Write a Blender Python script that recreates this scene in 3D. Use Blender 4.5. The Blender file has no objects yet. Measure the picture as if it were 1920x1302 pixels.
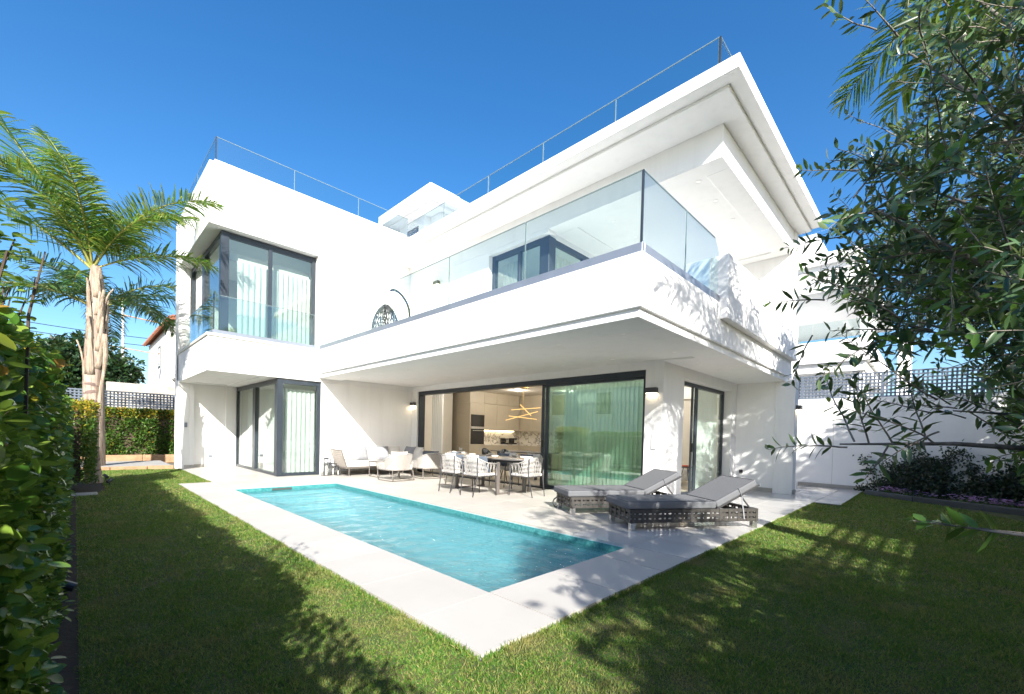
import bpy, math, random
import numpy as np
from mathutils import Vector, Matrix
random.seed(7); RNG = np.random.default_rng(11)
R = math.radians
sc = bpy.context.scene
COL = sc.collection
# ---------------------------------------------------------------- camera
CAM = Vector((0.0, 0.0, 1.2))
def cam_axes(yaw, pitch, roll):
    f = Vector((math.sin(yaw), math.cos(yaw), 0)); r = Vector((math.cos(yaw), -math.sin(yaw), 0)); u = Vector((0, 0, 1))
    f2 = f * math.cos(pitch) + u * math.sin(pitch); u2 = u * math.cos(pitch) - f * math.sin(pitch)
    return r * math.cos(roll) + u2 * math.sin(roll), u2 * math.cos(roll) - r * math.sin(roll), f2
cr, cu, cf = cam_axes(R(45.547), R(-1.139), R(1.433))
cd = bpy.data.cameras.new('camera'); cam = bpy.data.objects.new('camera', cd); COL.objects.link(cam)
cd.sensor_width = 36; cd.lens = 806.137 / 1920 * 36; cd.shift_x = -0.00033; cd.shift_y = (833.81 - 651) / 1920
cd.clip_start = 0.05; cd.clip_end = 3000
cam.matrix_world = Matrix(((cr.x, cu.x, -cf.x, CAM.x), (cr.y, cu.y, -cf.y, CAM.y), (cr.z, cu.z, -cf.z, CAM.z), (0, 0, 0, 1)))
sc.camera = cam
# ---------------------------------------------------------------- sky and sun
SUN = Vector((0.918, 1.37, -0.986)).normalized()          # the way the light travels
w = bpy.data.worlds.new('World'); sc.world = w; w.use_nodes = True
nt = w.node_tree; nt.nodes.clear()
sky = nt.nodes.new('ShaderNodeTexSky'); sky.sky_type = 'NISHITA'; sky.sun_disc = False
sky.sun_elevation = math.asin(-SUN.z); sky.sun_rotation = math.atan2(-SUN.x, -SUN.y) % (2 * math.pi)
sky.altitude = 0; sky.air_density = 1.0; sky.dust_density = 1.5; sky.ozone_density = 2.6
bg = nt.nodes.new('ShaderNodeBackground'); bg.inputs[1].default_value = 0.107
wo = nt.nodes.new('ShaderNodeOutputWorld')
hs = nt.nodes.new('ShaderNodeHueSaturation'); hs.inputs['Saturation'].default_value = 1.34; hs.inputs['Hue'].default_value = 0.502
nt.links.new(sky.outputs[0], hs.inputs['Color']); nt.links.new(hs.outputs[0], bg.inputs[0]); nt.links.new(bg.outputs[0], wo.inputs[0])
sd = bpy.data.lights.new('sun', 'SUN'); sd.energy = 5.0; sd.angle = R(0.55); sd.color = (1.0, 0.955, 0.88)
so = bpy.data.objects.new('sun', sd); COL.objects.link(so); so.rotation_euler = SUN.to_track_quat('-Z', 'Y').to_euler(); so.location = (-6, -9, 14)
sc.view_settings.view_transform = 'Standard'; sc.view_settings.look = 'None'; sc.view_settings.gamma = 1.0
sc.view_settings.exposure = 1.24
sc.cycles.max_bounces = 12; sc.cycles.transparent_max_bounces = 24; sc.cycles.diffuse_bounces = 8
sc.cycles.caustics_reflective = False; sc.cycles.caustics_refractive = False
sc.cycles.sample_clamp_indirect = 6
# ---------------------------------------------------------------- materials
MAT = {}
def rgb(c): return (c[0], c[1], c[2], 1)
def new_mat(name):
    m = bpy.data.materials.new(name); m.use_nodes = True; m.node_tree.nodes.clear(); MAT[name] = m
    return m, m.node_tree.nodes, m.node_tree.links
def N(ns, t, **k):
    n = ns.new(t)
    for a, b in k.items(): setattr(n, a, b)
    return n
def pos(ns, lk, scale=(1, 1, 1)):
    g = N(ns, 'ShaderNodeNewGeometry'); mp = N(ns, 'ShaderNodeMapping'); mp.inputs['Scale'].default_value = scale
    lk.new(g.outputs['Position'], mp.inputs['Vector']); return mp.outputs[0]
def mix(ns, lk, a, b, fac):
    m = N(ns, 'ShaderNodeMix', data_type='RGBA')
    for s, v in ((6, a), (7, b)):
        if isinstance(v, tuple): m.inputs[s].default_value = rgb(v)
        else: lk.new(v, m.inputs[s])
    if isinstance(fac, float): m.inputs[0].default_value = fac
    else: lk.new(fac, m.inputs[0])
    return m.outputs[2]
def noise(ns, lk, vec, scale, detail=4.0, rough=0.55):
    n = N(ns, 'ShaderNodeTexNoise'); n.inputs['Scale'].default_value = scale; n.inputs['Detail'].default_value = detail
    n.inputs['Roughness'].default_value = rough; lk.new(vec, n.inputs['Vector']); return n.outputs['Fac']
def ramp(ns, lk, fac, a, b):
    r = N(ns, 'ShaderNodeMapRange'); r.inputs[1].default_value = a; r.inputs[2].default_value = b; lk.new(fac, r.inputs[0]); return r.outputs[0]
def bumped(ns, lk, h, strength, dist=0.01):
    b = N(ns, 'ShaderNodeBump'); b.inputs['Strength'].default_value = strength; b.inputs['Distance'].default_value = dist
    lk.new(h, b.inputs['Height']); return b.outputs[0]
def solid(name, col, rough=0.6, *args, objvar=0.0, **kw):
    m = solid_(name, col, rough, *args, **kw)
    if objvar:        # each slab its own tone
        ns, lk = m.node_tree.nodes, m.node_tree.links; p = [n for n in ns if n.type == 'BSDF_PRINCIPLED'][0]; src = p.inputs['Base Color'].links[0].from_socket; oi = N(ns, 'ShaderNodeObjectInfo'); mr = N(ns, 'ShaderNodeMapRange'); mr.inputs[3].default_value = 1 - objvar; mr.inputs[4].default_value = 1.0; lk.new(oi.outputs['Random'], mr.inputs[0])
        h = N(ns, 'ShaderNodeHueSaturation'); lk.new(mr.outputs[0], h.inputs['Value']); lk.new(src, h.inputs['Color']); lk.new(h.outputs[0], p.inputs['Base Color'])
    return m
def solid_(name, col, rough=0.6, var=0.12, scale=3.0, bump=0.0, bscale=60.0, metal=0.0, spec=0.5, col2=None, stretch=(1, 1, 1), emit=None, transl=0.0, coat=0.0):
    m, ns, lk = new_mat(name)
    p = N(ns, 'ShaderNodeBsdfPrincipled'); o = N(ns, 'ShaderNodeOutputMaterial')
    v = pos(ns, lk, stretch); n1 = noise(ns, lk, v, scale)
    c2 = col2 or tuple(max(0, x * (1 - var)) for x in col)
    lk.new(mix(ns, lk, col, c2, ramp(ns, lk, n1, 0.35, 0.68)), p.inputs['Base Color'])
    p.inputs['Roughness'].default_value = rough; p.inputs['Metallic'].default_value = metal; p.inputs['Specular IOR Level'].default_value = spec
    p.inputs['Coat Weight'].default_value = coat
    if bump: lk.new(bumped(ns, lk, noise(ns, lk, v, bscale, 3.0), bump), p.inputs['Normal'])
    if emit: p.inputs['Emission Color'].default_value = rgb(emit[0]); p.inputs['Emission Strength'].default_value = emit[1]
    out = p.outputs[0]
    if transl:
        t = N(ns, 'ShaderNodeBsdfTranslucent'); t.inputs[0].default_value = rgb(col); x = N(ns, 'ShaderNodeMixShader'); x.inputs[0].default_value = transl
        lk.new(out, x.inputs[1]); lk.new(t.outputs[0], x.inputs[2]); out = x.outputs[0]
    lk.new(out, o.inputs[0]); return m
def leafmat(name, cols, rough=0.42, transl=0.3, spec=0.4, patch=None):
    m, ns, lk = new_mat(name)
    g = N(ns, 'ShaderNodeNewGeometry'); cr_ = N(ns, 'ShaderNodeValToRGB'); el = cr_.color_ramp.elements
    el[0].color = rgb(cols[0]); el[1].color = rgb(cols[-1]); el[0].position = 0.0; el[1].position = 1.0
    for i, c in enumerate(cols[1:-1]):
        e = el.new((i + 1) / (len(cols) - 1)); e.color = rgb(c)
    oi = N(ns, 'ShaderNodeObjectInfo'); ad = N(ns, 'ShaderNodeMath', operation='ADD'); lk.new(g.outputs['Random Per Island'], ad.inputs[0]); lk.new(oi.outputs['Random'], ad.inputs[1]); fc = N(ns, 'ShaderNodeMath', operation='FRACT'); lk.new(ad.outputs[0], fc.inputs[0]); lk.new(fc.outputs[0], cr_.inputs[0]); c = cr_.outputs[0]
    if patch:
        v = pos(ns, lk); c = mix(ns, lk, c, patch[0], ramp(ns, lk, noise(ns, lk, v, patch[1], 4.0, 0.6), patch[2], patch[3]))
    p = N(ns, 'ShaderNodeBsdfPrincipled'); p.inputs['Roughness'].default_value = rough; p.inputs['Specular IOR Level'].default_value = spec
    lk.new(c, p.inputs['Base Color'])
    t = N(ns, 'ShaderNodeBsdfTranslucent'); lk.new(mix(ns, lk, c, (0.5, 0.6, 0.1), 0.25), t.inputs[0])
    x = N(ns, 'ShaderNodeMixShader'); x.inputs[0].default_value = transl; lk.new(p.outputs[0], x.inputs[1]); lk.new(t.outputs[0], x.inputs[2])
    o = N(ns, 'ShaderNodeOutputMaterial'); lk.new(x.outputs[0], o.inputs[0]); return m
def two_sided(ns, lk, fr, ior):      # the same reflectance from either side of a thin sheet
    g = N(ns, 'ShaderNodeNewGeometry'); m = N(ns, 'ShaderNodeMapRange'); m.inputs[3].default_value = ior; m.inputs[4].default_value = 1 / ior; lk.new(g.outputs['Backfacing'], m.inputs[0]); lk.new(m.outputs[0], fr.inputs[0])
def glassmat(name, tint, gain=1.0, base=0.03, rough=0.0):
    m, ns, lk = new_mat(name)
    t = N(ns, 'ShaderNodeBsdfTransparent'); t.inputs[0].default_value = rgb(tint)
    gl = N(ns, 'ShaderNodeBsdfGlossy'); gl.inputs['Roughness'].default_value = rough; gl.inputs[0].default_value = (1, 1, 1, 1)
    fr = N(ns, 'ShaderNodeFresnel'); two_sided(ns, lk, fr, 1.5)
    ma = N(ns, 'ShaderNodeMath', operation='MULTIPLY_ADD', use_clamp=True); ma.inputs[1].default_value = gain; ma.inputs[2].default_value = base; lk.new(fr.outputs[0], ma.inputs[0])
    x = N(ns, 'ShaderNodeMixShader'); lk.new(ma.outputs[0], x.inputs[0]); lk.new(t.outputs[0], x.inputs[1]); lk.new(gl.outputs[0], x.inputs[2])
    o = N(ns, 'ShaderNodeOutputMaterial'); lk.new(x.outputs[0], o.inputs[0]); return m
def stucco():
    m, ns, lk = new_mat('stucco'); p = N(ns, 'ShaderNodeBsdfPrincipled'); o = N(ns, 'ShaderNodeOutputMaterial')
    v = pos(ns, lk); streak = noise(ns, lk, pos(ns, lk, (3.0, 3.0, 0.35)), 1.6, 5.0, 0.6); blot = noise(ns, lk, v, 0.8, 4.0)
    c = mix(ns, lk, (0.89, 0.884, 0.873), (0.825, 0.82, 0.808), ramp(ns, lk, streak, 0.48, 0.75))
    c = mix(ns, lk, c, (0.865, 0.86, 0.85), ramp(ns, lk, blot, 0.4, 0.7)); lk.new(c, p.inputs['Base Color'])
    p.inputs['Roughness'].default_value = 0.85; p.inputs['Specular IOR Level'].default_value = 0.25
    lk.new(bumped(ns, lk, noise(ns, lk, v, 160.0, 3.0), 0.12, 0.006), p.inputs['Normal']); lk.new(p.outputs[0], o.inputs[0])
stucco()
solid('anthracite', (0.030, 0.040, 0.052), 0.38, 0.2, 4, 0.02, 200, spec=0.5)
solid('ledge', (0.25, 0.28, 0.33), 0.32, 0.12, 3, metal=0.35)
solid('sill_stone', (0.70, 0.68, 0.60), 0.55, 0.1, 5, 0.05, 120)
glassmat('rail_glass', (0.90, 0.955, 0.945), 1.15, 0.02)
glassmat('window_glass', (0.91, 0.97, 0.945), 0.85, 0.04)
glassmat('clear_glass', (0.97, 0.98, 0.98), 1.0, 0.02)
glassmat('door_glass', (0.84, 0.95, 0.895), 1.2, 0.08)
def curtain_mat(name, col, clear):
    m, ns, lk = new_mat(name); d = N(ns, 'ShaderNodeBsdfDiffuse'); d.inputs[0].default_value = rgb(col); t = N(ns, 'ShaderNodeBsdfTranslucent'); t.inputs[0].default_value = rgb(col)
    tr = N(ns, 'ShaderNodeBsdfTransparent'); a = N(ns, 'ShaderNodeMixShader'); a.inputs[0].default_value = 0.35; b = N(ns, 'ShaderNodeMixShader'); b.inputs[0].default_value = clear
    lk.new(d.outputs[0], a.inputs[1]); lk.new(t.outputs[0], a.inputs[2]); lk.new(a.outputs[0], b.inputs[1]); lk.new(tr.outputs[0], b.inputs[2])
    o = N(ns, 'ShaderNodeOutputMaterial'); lk.new(b.outputs[0], o.inputs[0])
curtain_mat('curtain', (0.86, 0.86, 0.84), 0.06); curtain_mat('voile', (0.86, 0.88, 0.86), 0.18)
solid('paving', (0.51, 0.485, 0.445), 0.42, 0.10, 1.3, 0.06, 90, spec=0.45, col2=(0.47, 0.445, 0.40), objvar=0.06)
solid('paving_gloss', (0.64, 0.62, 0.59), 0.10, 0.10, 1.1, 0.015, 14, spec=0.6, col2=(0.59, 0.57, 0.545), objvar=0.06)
solid('coping', (0.465, 0.445, 0.418), 0.6, 0.08, 1.6, 0.08, 110, spec=0.3, col2=(0.43, 0.41, 0.383), objvar=0.06)
solid('skirting', (0.42, 0.395, 0.35), 0.5, 0.12, 5)
solid('grout', (0.12, 0.11, 0.10), 0.9); solid('glass_edge', (0.20, 0.26, 0.26), 0.3, 0.1)
solid('soil', (0.030, 0.022, 0.015), 0.95, 0.4, 18, 0.5, 40)
solid('terracotta_edge', (0.44, 0.27, 0.15), 0.8, 0.35, 6, 0.2, 60)
solid('path_stone', (0.40, 0.385, 0.36), 0.75, 0.2, 5, 0.1, 60)
solid('turf', (0.04, 0.08, 0.016), 0.95, 0.5, 9, 0.6, 90, col2=(0.12, 0.10, 0.04))
leafmat('grass', [(0.045, 0.15, 0.020), (0.095, 0.22, 0.030), (0.17, 0.27, 0.045), (0.37, 0.32, 0.12)], 0.55, 0.35, 0.3, patch=((0.34, 0.28, 0.12), 1.9, 0.50, 0.78))
leafmat('hedge_leaf', [(0.03, 0.10, 0.016), (0.07, 0.18, 0.024), (0.13, 0.26, 0.034), (0.24, 0.33, 0.05)], 0.30, 0.36, 0.5)
leafmat('young_leaf', [(0.20, 0.24, 0.02), (0.30, 0.30, 0.03), (0.42, 0.32, 0.03), (0.36, 0.16, 0.04)], 0.35, 0.35, 0.4)
leafmat('palm_leaf', [(0.040, 0.125, 0.016), (0.075, 0.185, 0.02), (0.12, 0.225, 0.026), (0.27, 0.28, 0.04)], 0.30, 0.35, 0.5)
leafmat('palm_leaf_shade', [(0.018, 0.070, 0.030), (0.035, 0.11, 0.035), (0.06, 0.14, 0.03), (0.12, 0.16, 0.03)], 0.38, 0.30, 0.4)  # rear palm, its shade put into a darker leaf colour
leafmat('tree_leaf_dark', [(0.008, 0.026, 0.010), (0.016, 0.045, 0.014), (0.030, 0.070, 0.018)], 0.38, 0.2, 0.5)
leafmat('olive_leaf', [(0.024, 0.055, 0.028), (0.045, 0.10, 0.042), (0.085, 0.16, 0.06), (0.18, 0.25, 0.13)], 0.28, 0.22, 0.55)
leafmat('olive_shoot', [(0.06, 0.15, 0.03), (0.12, 0.24, 0.04)], 0.32, 0.35, 0.45)
leafmat('ivy_leaf', [(0.008, 0.020, 0.010), (0.014, 0.034, 0.014), (0.024, 0.05, 0.018)], 0.4, 0.15, 0.5)
leafmat('bush_leaf', [(0.03, 0.085, 0.014), (0.06, 0.135, 0.02), (0.10, 0.175, 0.025)], 0.4, 0.25, 0.4)
leafmat('petal', [(0.50, 0.22, 0.62), (0.62, 0.34, 0.72), (0.70, 0.48, 0.80)], 0.5, 0.4)
solid('palm_bark', (0.44, 0.365, 0.295), 0.85, 0.45, 4, 0.8, 36, stretch=(6, 6, 0.7), col2=(0.22, 0.15, 0.11))
solid('palm_boot', (0.52, 0.435, 0.335), 0.9, 0.5, 6, 1.0, 34, stretch=(11, 11, 0.6), col2=(0.17, 0.105, 0.065))
solid('palm_ring', (0.20, 0.14, 0.12), 0.9, 0.3, 8)
solid('rachis', (0.34, 0.30, 0.08), 0.5, 0.3, 8, col2=(0.22, 0.26, 0.05))
solid('bark', (0.16, 0.13, 0.10), 0.9, 0.5, 14, 0.6, 50, stretch=(1, 1, 0.4))
solid('olive_bark', (0.27, 0.24, 0.20), 0.85, 0.55, 22, 0.5, 60, col2=(0.10, 0.085, 0.07))
solid('twig', (0.09, 0.06, 0.04), 0.85, 0.4, 10)
solid('lattice', (0.13, 0.16, 0.21), 0.6, 0.15, 4)
solid('rope_white', (0.42, 0.405, 0.385), 0.8, 0.12, 30, 0.4, 220)
solid('rope_taupe', (0.42, 0.38, 0.34), 0.8, 0.15, 30, 0.4, 220)
solid('frame_taupe', (0.18, 0.16, 0.145), 0.5, 0.12, 6, metal=0.3)
solid('frame_dark', (0.075, 0.075, 0.08), 0.42, 0.12, 6, metal=0.3)
solid('cushion_white', (0.60, 0.585, 0.555), 0.9, 0.06, 8, 0.25, 260)
solid('cushion_grey', (0.27, 0.28, 0.30), 0.92, 0.22, 160, 0.35, 300)
solid('cushion_blue', (0.10, 0.125, 0.16), 0.9, 0.2, 120, 0.3, 300)
solid('lounger_fabric', (0.150, 0.155, 0.165), 0.92, 0.20, 190, 0.35, 330, col2=(0.115, 0.12, 0.13))
solid('lounger_weave', (0.06, 0.055, 0.05), 0.55, 0.25, 20, 0.2, 150)
solid('piping', (0.05, 0.05, 0.06), 0.8)
solid('steel', (0.62, 0.62, 0.61), 0.22, 0.08, 6, metal=0.85)
solid('tabletop', (0.12, 0.115, 0.11), 0.4, 0.2, 5, 0.05, 80)
solid('ceramic', (0.66, 0.60, 0.52), 0.35, 0.08, 9)
solid('placemat', (0.50, 0.40, 0.29), 0.8, 0.2, 40)
solid('kitchen_front', (0.40, 0.35, 0.27), 0.45, 0.06, 2)
solid('interior_wall', (0.66, 0.63, 0.57), 0.8, 0.06, 2)
solid('interior_floor', (0.46, 0.42, 0.36), 0.35, 0.08, 3)
solid('black_gloss', (0.012, 0.012, 0.013), 0.10, 0.1, 4, coat=0.3)
solid('black_soft', (0.016, 0.016, 0.017), 0.7, 0.2, 30)
solid('brass', (0.62, 0.42, 0.14), 0.28, 0.08, 5, metal=0.9)
solid('brass_lit', (0.8, 0.5, 0.15), 0.4, emit=((1.0, 0.62, 0.22), 0.55))
solid('lamp_glow', (0.95, 0.85, 0.65), 0.5, emit=((1.0, 0.80, 0.52), 7.0))
solid('spot_glow', (0.95, 0.93, 0.9), 0.5, emit=((1.0, 0.95, 0.86), 0.12))
solid('strip_glow', (0.95, 0.85, 0.65), 0.5, emit=((1.0, 0.82, 0.52), 9.0))
solid('roof_clay', (0.34, 0.13, 0.065), 0.85, 0.35, 5, 0.3, 30)
solid('old_wall', (0.74, 0.72, 0.69), 0.9, 0.14, 2, 0.2, 40, stretch=(1, 1, 0.4))
solid('ochre_wall', (0.52, 0.42, 0.27), 0.9, 0.2, 2)
solid('green_iron', (0.012, 0.09, 0.07), 0.5)
solid('concrete', (0.46, 0.43, 0.37), 0.9, 0.3, 4, 0.3, 30)
solid('grey_house', (0.34, 0.36, 0.38), 0.85, 0.1, 2)
solid('shutter', (0.06, 0.075, 0.07), 0.6, 0.1, 3)
solid('candle', (0.78, 0.74, 0.66), 0.6)
solid('bed_curb', (0.06, 0.07, 0.085), 0.35, 0.2, 6)
solid('book_red', (0.42, 0.09, 0.04), 0.6)
solid('ground', (0.16, 0.15, 0.11), 0.95, 0.3, 0.4)
def marble():
    m, ns, lk = new_mat('marble'); p = N(ns, 'ShaderNodeBsdfPrincipled'); o = N(ns, 'ShaderNodeOutputMaterial')
    v = pos(ns, lk); n = noise(ns, lk, v, 2.3, 8.0, 0.65); w_ = N(ns, 'ShaderNodeMath', operation='SUBTRACT'); lk.new(n, w_.inputs[0]); w_.inputs[1].default_value = 0.5
    a = N(ns, 'ShaderNodeMath', operation='ABSOLUTE'); lk.new(w_.outputs[0], a.inputs[0])
    lk.new(mix(ns, lk, (0.22, 0.20, 0.18), (0.66, 0.63, 0.57), ramp(ns, lk, a.outputs[0], 0.0, 0.035)), p.inputs['Base Color']); p.inputs['Roughness'].default_value = 0.25; lk.new(p.outputs[0], o.inputs[0])
marble()
def mosaic():
    m, ns, lk = new_mat('mosaic'); p = N(ns, 'ShaderNodeBsdfPrincipled'); o = N(ns, 'ShaderNodeOutputMaterial')
    # square tesserae on whichever plane the face lies in: multiply the two in-plane line patterns
    def lines(axis):
        g = N(ns, 'ShaderNodeNewGeometry'); s = N(ns, 'ShaderNodeSeparateXYZ'); lk.new(g.outputs['Position'], s.inputs[0]); sn = N(ns, 'ShaderNodeSeparateXYZ'); lk.new(g.outputs['Normal'], sn.inputs[0])
        a = N(ns, 'ShaderNodeMath', operation='MULTIPLY'); lk.new(s.outputs[axis], a.inputs[0]); a.inputs[1].default_value = 1 / 0.036
        f = N(ns, 'ShaderNodeMath', operation='FRACT'); lk.new(a.outputs[0], f.inputs[0]); gq = N(ns, 'ShaderNodeMath', operation='LESS_THAN'); lk.new(f.outputs[0], gq.inputs[0]); gq.inputs[1].default_value = 0.10
        ab = N(ns, 'ShaderNodeMath', operation='ABSOLUTE'); lk.new(sn.outputs[axis], ab.inputs[0]); lt = N(ns, 'ShaderNodeMath', operation='LESS_THAN'); lk.new(ab.outputs[0], lt.inputs[0]); lt.inputs[1].default_value = 0.5
        r = N(ns, 'ShaderNodeMath', operation='MULTIPLY'); lk.new(gq.outputs[0], r.inputs[0]); lk.new(lt.outputs[0], r.inputs[1]); return r.outputs[0]
    mx = N(ns, 'ShaderNodeMath', operation='MAXIMUM'); lk.new(lines(0), mx.inputs[0]); lk.new(lines(1), mx.inputs[1]); m2 = N(ns, 'ShaderNodeMath', operation='MAXIMUM'); lk.new(mx.outputs[0], m2.inputs[0]); lk.new(lines(2), m2.inputs[1])
    v = pos(ns, lk); vo = N(ns, 'ShaderNodeTexVoronoi'); vo.inputs['Scale'].default_value = 28.0; lk.new(v, vo.inputs['Vector'])
    sp = N(ns, 'ShaderNodeSeparateColor'); lk.new(vo.outputs['Color'], sp.inputs[0])
    c = mix(ns, lk, (0.10, 0.46, 0.54), (0.23, 0.60, 0.67), sp.outputs[0])
    lk.new(mix(ns, lk, c, (0.55, 0.76, 0.78), m2.outputs[0]), p.inputs['Base Color']); p.inputs['Roughness'].default_value = 0.3; lk.new(p.outputs[0], o.inputs[0])
mosaic()
solid('tile_shade', (0.035, 0.19, 0.20), 0.25, 0.25, 26, col2=(0.085, 0.31, 0.31))  # pool tile band, shade under the coping put into its colour
def water():
    m, ns, lk = new_mat('water'); o = N(ns, 'ShaderNodeOutputMaterial')
    v = pos(ns, lk, (1.0, 1.0, 1.0)); n1 = noise(ns, lk, v, 7.0, 4.0, 0.62); n2 = noise(ns, lk, pos(ns, lk, (1.0, 1.25, 1.0)), 26.0, 3.0, 0.6)
    ad = N(ns, 'ShaderNodeMath', operation='MULTIPLY_ADD'); lk.new(n2, ad.inputs[0]); ad.inputs[1].default_value = 0.42; lk.new(n1, ad.inputs[2])
    b = bumped(ns, lk, ad.outputs[0], 1.0, 0.075)
    t = N(ns, 'ShaderNodeBsdfTransparent'); t.inputs[0].default_value = (0.92, 0.99, 0.995, 1)
    rf = N(ns, 'ShaderNodeBsdfRefraction'); rf.inputs['IOR'].default_value = 1.33; rf.inputs[0].default_value = (0.92, 0.99, 0.995, 1); lk.new(b, rf.inputs['Normal'])
    a = N(ns, 'ShaderNodeMixShader'); a.inputs[0].default_value = 0.40; lk.new(t.outputs[0], a.inputs[1]); lk.new(rf.outputs[0], a.inputs[2])
    gl = N(ns, 'ShaderNodeBsdfGlossy'); gl.inputs['Roughness'].default_value = 0.03; lk.new(b, gl.inputs['Normal'])
    fr = N(ns, 'ShaderNodeFresnel'); two_sided(ns, lk, fr, 1.33); lk.new(b, fr.inputs['Normal'])
    x = N(ns, 'ShaderNodeMixShader'); lk.new(fr.outputs[0], x.inputs[0]); lk.new(a.outputs[0], x.inputs[1]); lk.new(gl.outputs[0], x.inputs[2]); lk.new(x.outputs[0], o.inputs[0])
water()
# ---------------------------------------------------------------- mesh helpers
def wloc(o):
    v = Vector((0, 0, 0))
    while o: v += o.location; o = o.parent
    return v
def link(name, me, mat, parent=None, smooth=False):
    o = bpy.data.objects.new(name, me); COL.objects.link(o)
    if mat and not me.materials:
        for mm in (mat if isinstance(mat, (list, tuple)) else [mat]): me.materials.append(MAT[mm])
    if parent: o.parent = parent
    if smooth: me.polygons.foreach_set('use_smooth', [True] * len(me.polygons))
    return o
class MB:
    def __init__(s): s.v = []; s.f = []
    def box(s, x0, x1, y0, y1, z0, z1):
        n = len(s.v); x0, x1 = min(x0, x1), max(x0, x1); y0, y1 = min(y0, y1), max(y0, y1); z0, z1 = min(z0, z1), max(z0, z1)
        s.v += [(x0, y0, z0), (x1, y0, z0), (x1, y1, z0), (x0, y1, z0), (x0, y0, z1), (x1, y0, z1), (x1, y1, z1), (x0, y1, z1)]
        s.f += [(n, n+3, n+2, n+1), (n+4, n+5, n+6, n+7), (n, n+1, n+5, n+4), (n+1, n+2, n+6, n+5), (n+2, n+3, n+7, n+6), (n+3, n, n+4, n+7)]
        return s
    def obox(s, c, ax, hx, hy, hz, up=(0, 0, 1)):
        X = Vector(ax).normalized(); Z = Vector(up); Y = Z.cross(X).normalized(); Z = X.cross(Y); c = Vector(c); n = len(s.v)
        for sz in (-1, 1):
            for sx, sy in ((-1, -1), (1, -1), (1, 1), (-1, 1)): s.v.append(tuple(c + X * hx * sx + Y * hy * sy + Z * hz * sz))
        s.f += [(n, n+3, n+2, n+1), (n+4, n+5, n+6, n+7), (n, n+1, n+5, n+4), (n+1, n+2, n+6, n+5), (n+2, n+3, n+7, n+6), (n+3, n, n+4, n+7)]
        return s
    def bar(s, a, b, w, h, up=(0, 0, 1)):
        a = Vector(a); b = Vector(b); d = b - a
        if abs(d.normalized().dot(Vector(up))) > 0.98: up = (0, 1, 0)
        return s.obox((a + b) / 2, d, d.length / 2, w / 2, h / 2, up)
    def quad(s, *p):
        n = len(s.v); s.v += [tuple(q) for q in p]; s.f.append(tuple(range(n, n + len(p)))); return s
    def prism(s, poly, z0, z1):
        n = len(s.v); k = len(poly); s.v += [(x, y, z0) for x, y in poly] + [(x, y, z1) for x, y in poly]
        s.f.append(tuple(range(n + k - 1, n - 1, -1))); s.f.append(tuple(range(n + k, n + 2 * k)))
        for i in range(k): j = (i + 1) % k; s.f.append((n + i, n + j, n + k + j, n + k + i))
        return s
    def tube(s, path, rad, k=8, cap=True):
        P = [Vector(p) for p in path]; m = len(P)
        if not isinstance(rad, (list, tuple)): rad = [rad] * m
        n0 = len(s.v); ref = Vector((0, 0, 1)); prev = None
        for i in range(m):
            t = (P[min(i + 1, m - 1)] - P[max(i - 1, 0)]).normalized()
            if prev is None:
                if abs(t.dot(ref)) > 0.95: ref = Vector((1, 0, 0))
                x = t.cross(ref).normalized()
            else: x = (prev - t * prev.dot(t)).normalized()
            prev = x; y = t.cross(x)
            for j in range(k):
                a = 2 * math.pi * j / k; s.v.append(tuple(P[i] + (x * math.cos(a) + y * math.sin(a)) * rad[i]))
        for i in range(m - 1):
            for j in range(k): q = (j + 1) % k; s.f.append((n0 + i*k + j, n0 + i*k + q, n0 + (i+1)*k + q, n0 + (i+1)*k + j))
        if cap: s.f.append(tuple(range(n0 + k - 1, n0 - 1, -1))); s.f.append(tuple(range(n0 + (m-1)*k, n0 + m*k)))
        return s
    def lathe(s, prof, c=(0, 0, 0), k=16):
        n0 = len(s.v); m = len(prof)
        for r_, z in prof:
            for j in range(k): a = 2 * math.pi * j / k; s.v.append((c[0] + r_ * math.cos(a), c[1] + r_ * math.sin(a), c[2] + z))
        for i in range(m - 1):
            for j in range(k): q = (j + 1) % k; s.f.append((n0 + i*k + j, n0 + i*k + q, n0 + (i+1)*k + q, n0 + (i+1)*k + j))
        return s
    def build(s, name, mat, parent=None, local=False, bevel=0, smooth=False, sub=0, seg=2):
        v = s.v
        if parent and not local: L = wloc(parent); v = [(a - L.x, b - L.y, c - L.z) for a, b, c in v]
        me = bpy.data.meshes.new(name); me.from_pydata(v, [], s.f); me.update()
        o = link(name, me, mat, parent, smooth)
        if bevel:
            b = o.modifiers.new('bevel', 'BEVEL'); b.width = bevel; b.segments = seg; b.limit_method = 'ANGLE'; b.angle_limit = R(40)
        if sub:
            q = o.modifiers.new('sub', 'SUBSURF'); q.levels = sub; q.render_levels = sub
        return o
def np_mesh(name, V, F, mat, parent=None, local=False, smooth=False, mi=None):
    V = np.asarray(V, np.float32).reshape(-1, 3); F = np.asarray(F, np.int32); k = F.shape[1]
    if parent and not local: L = wloc(parent); V = V - np.array((L.x, L.y, L.z), np.float32)
    me = bpy.data.meshes.new(name); me.vertices.add(len(V)); me.vertices.foreach_set('co', V.ravel())
    me.loops.add(F.size); me.loops.foreach_set('vertex_index', F.ravel()); me.polygons.add(len(F))
    me.polygons.foreach_set('loop_start', np.arange(0, F.size, k, dtype=np.int32)); me.polygons.foreach_set('loop_total', np.full(len(F), k, np.int32))
    if mi is not None: me.polygons.foreach_set('material_index', np.asarray(mi, np.int32))
    me.update(calc_edges=True); me.validate(); return link(name, me, mat, parent, smooth)
def tag(o, label=None, cat=None, group=None, kind=None):
    if label: o['label'] = label
    if cat: o['category'] = cat
    if group: o['group'] = group
    if kind: o['kind'] = kind
    return o
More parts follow.
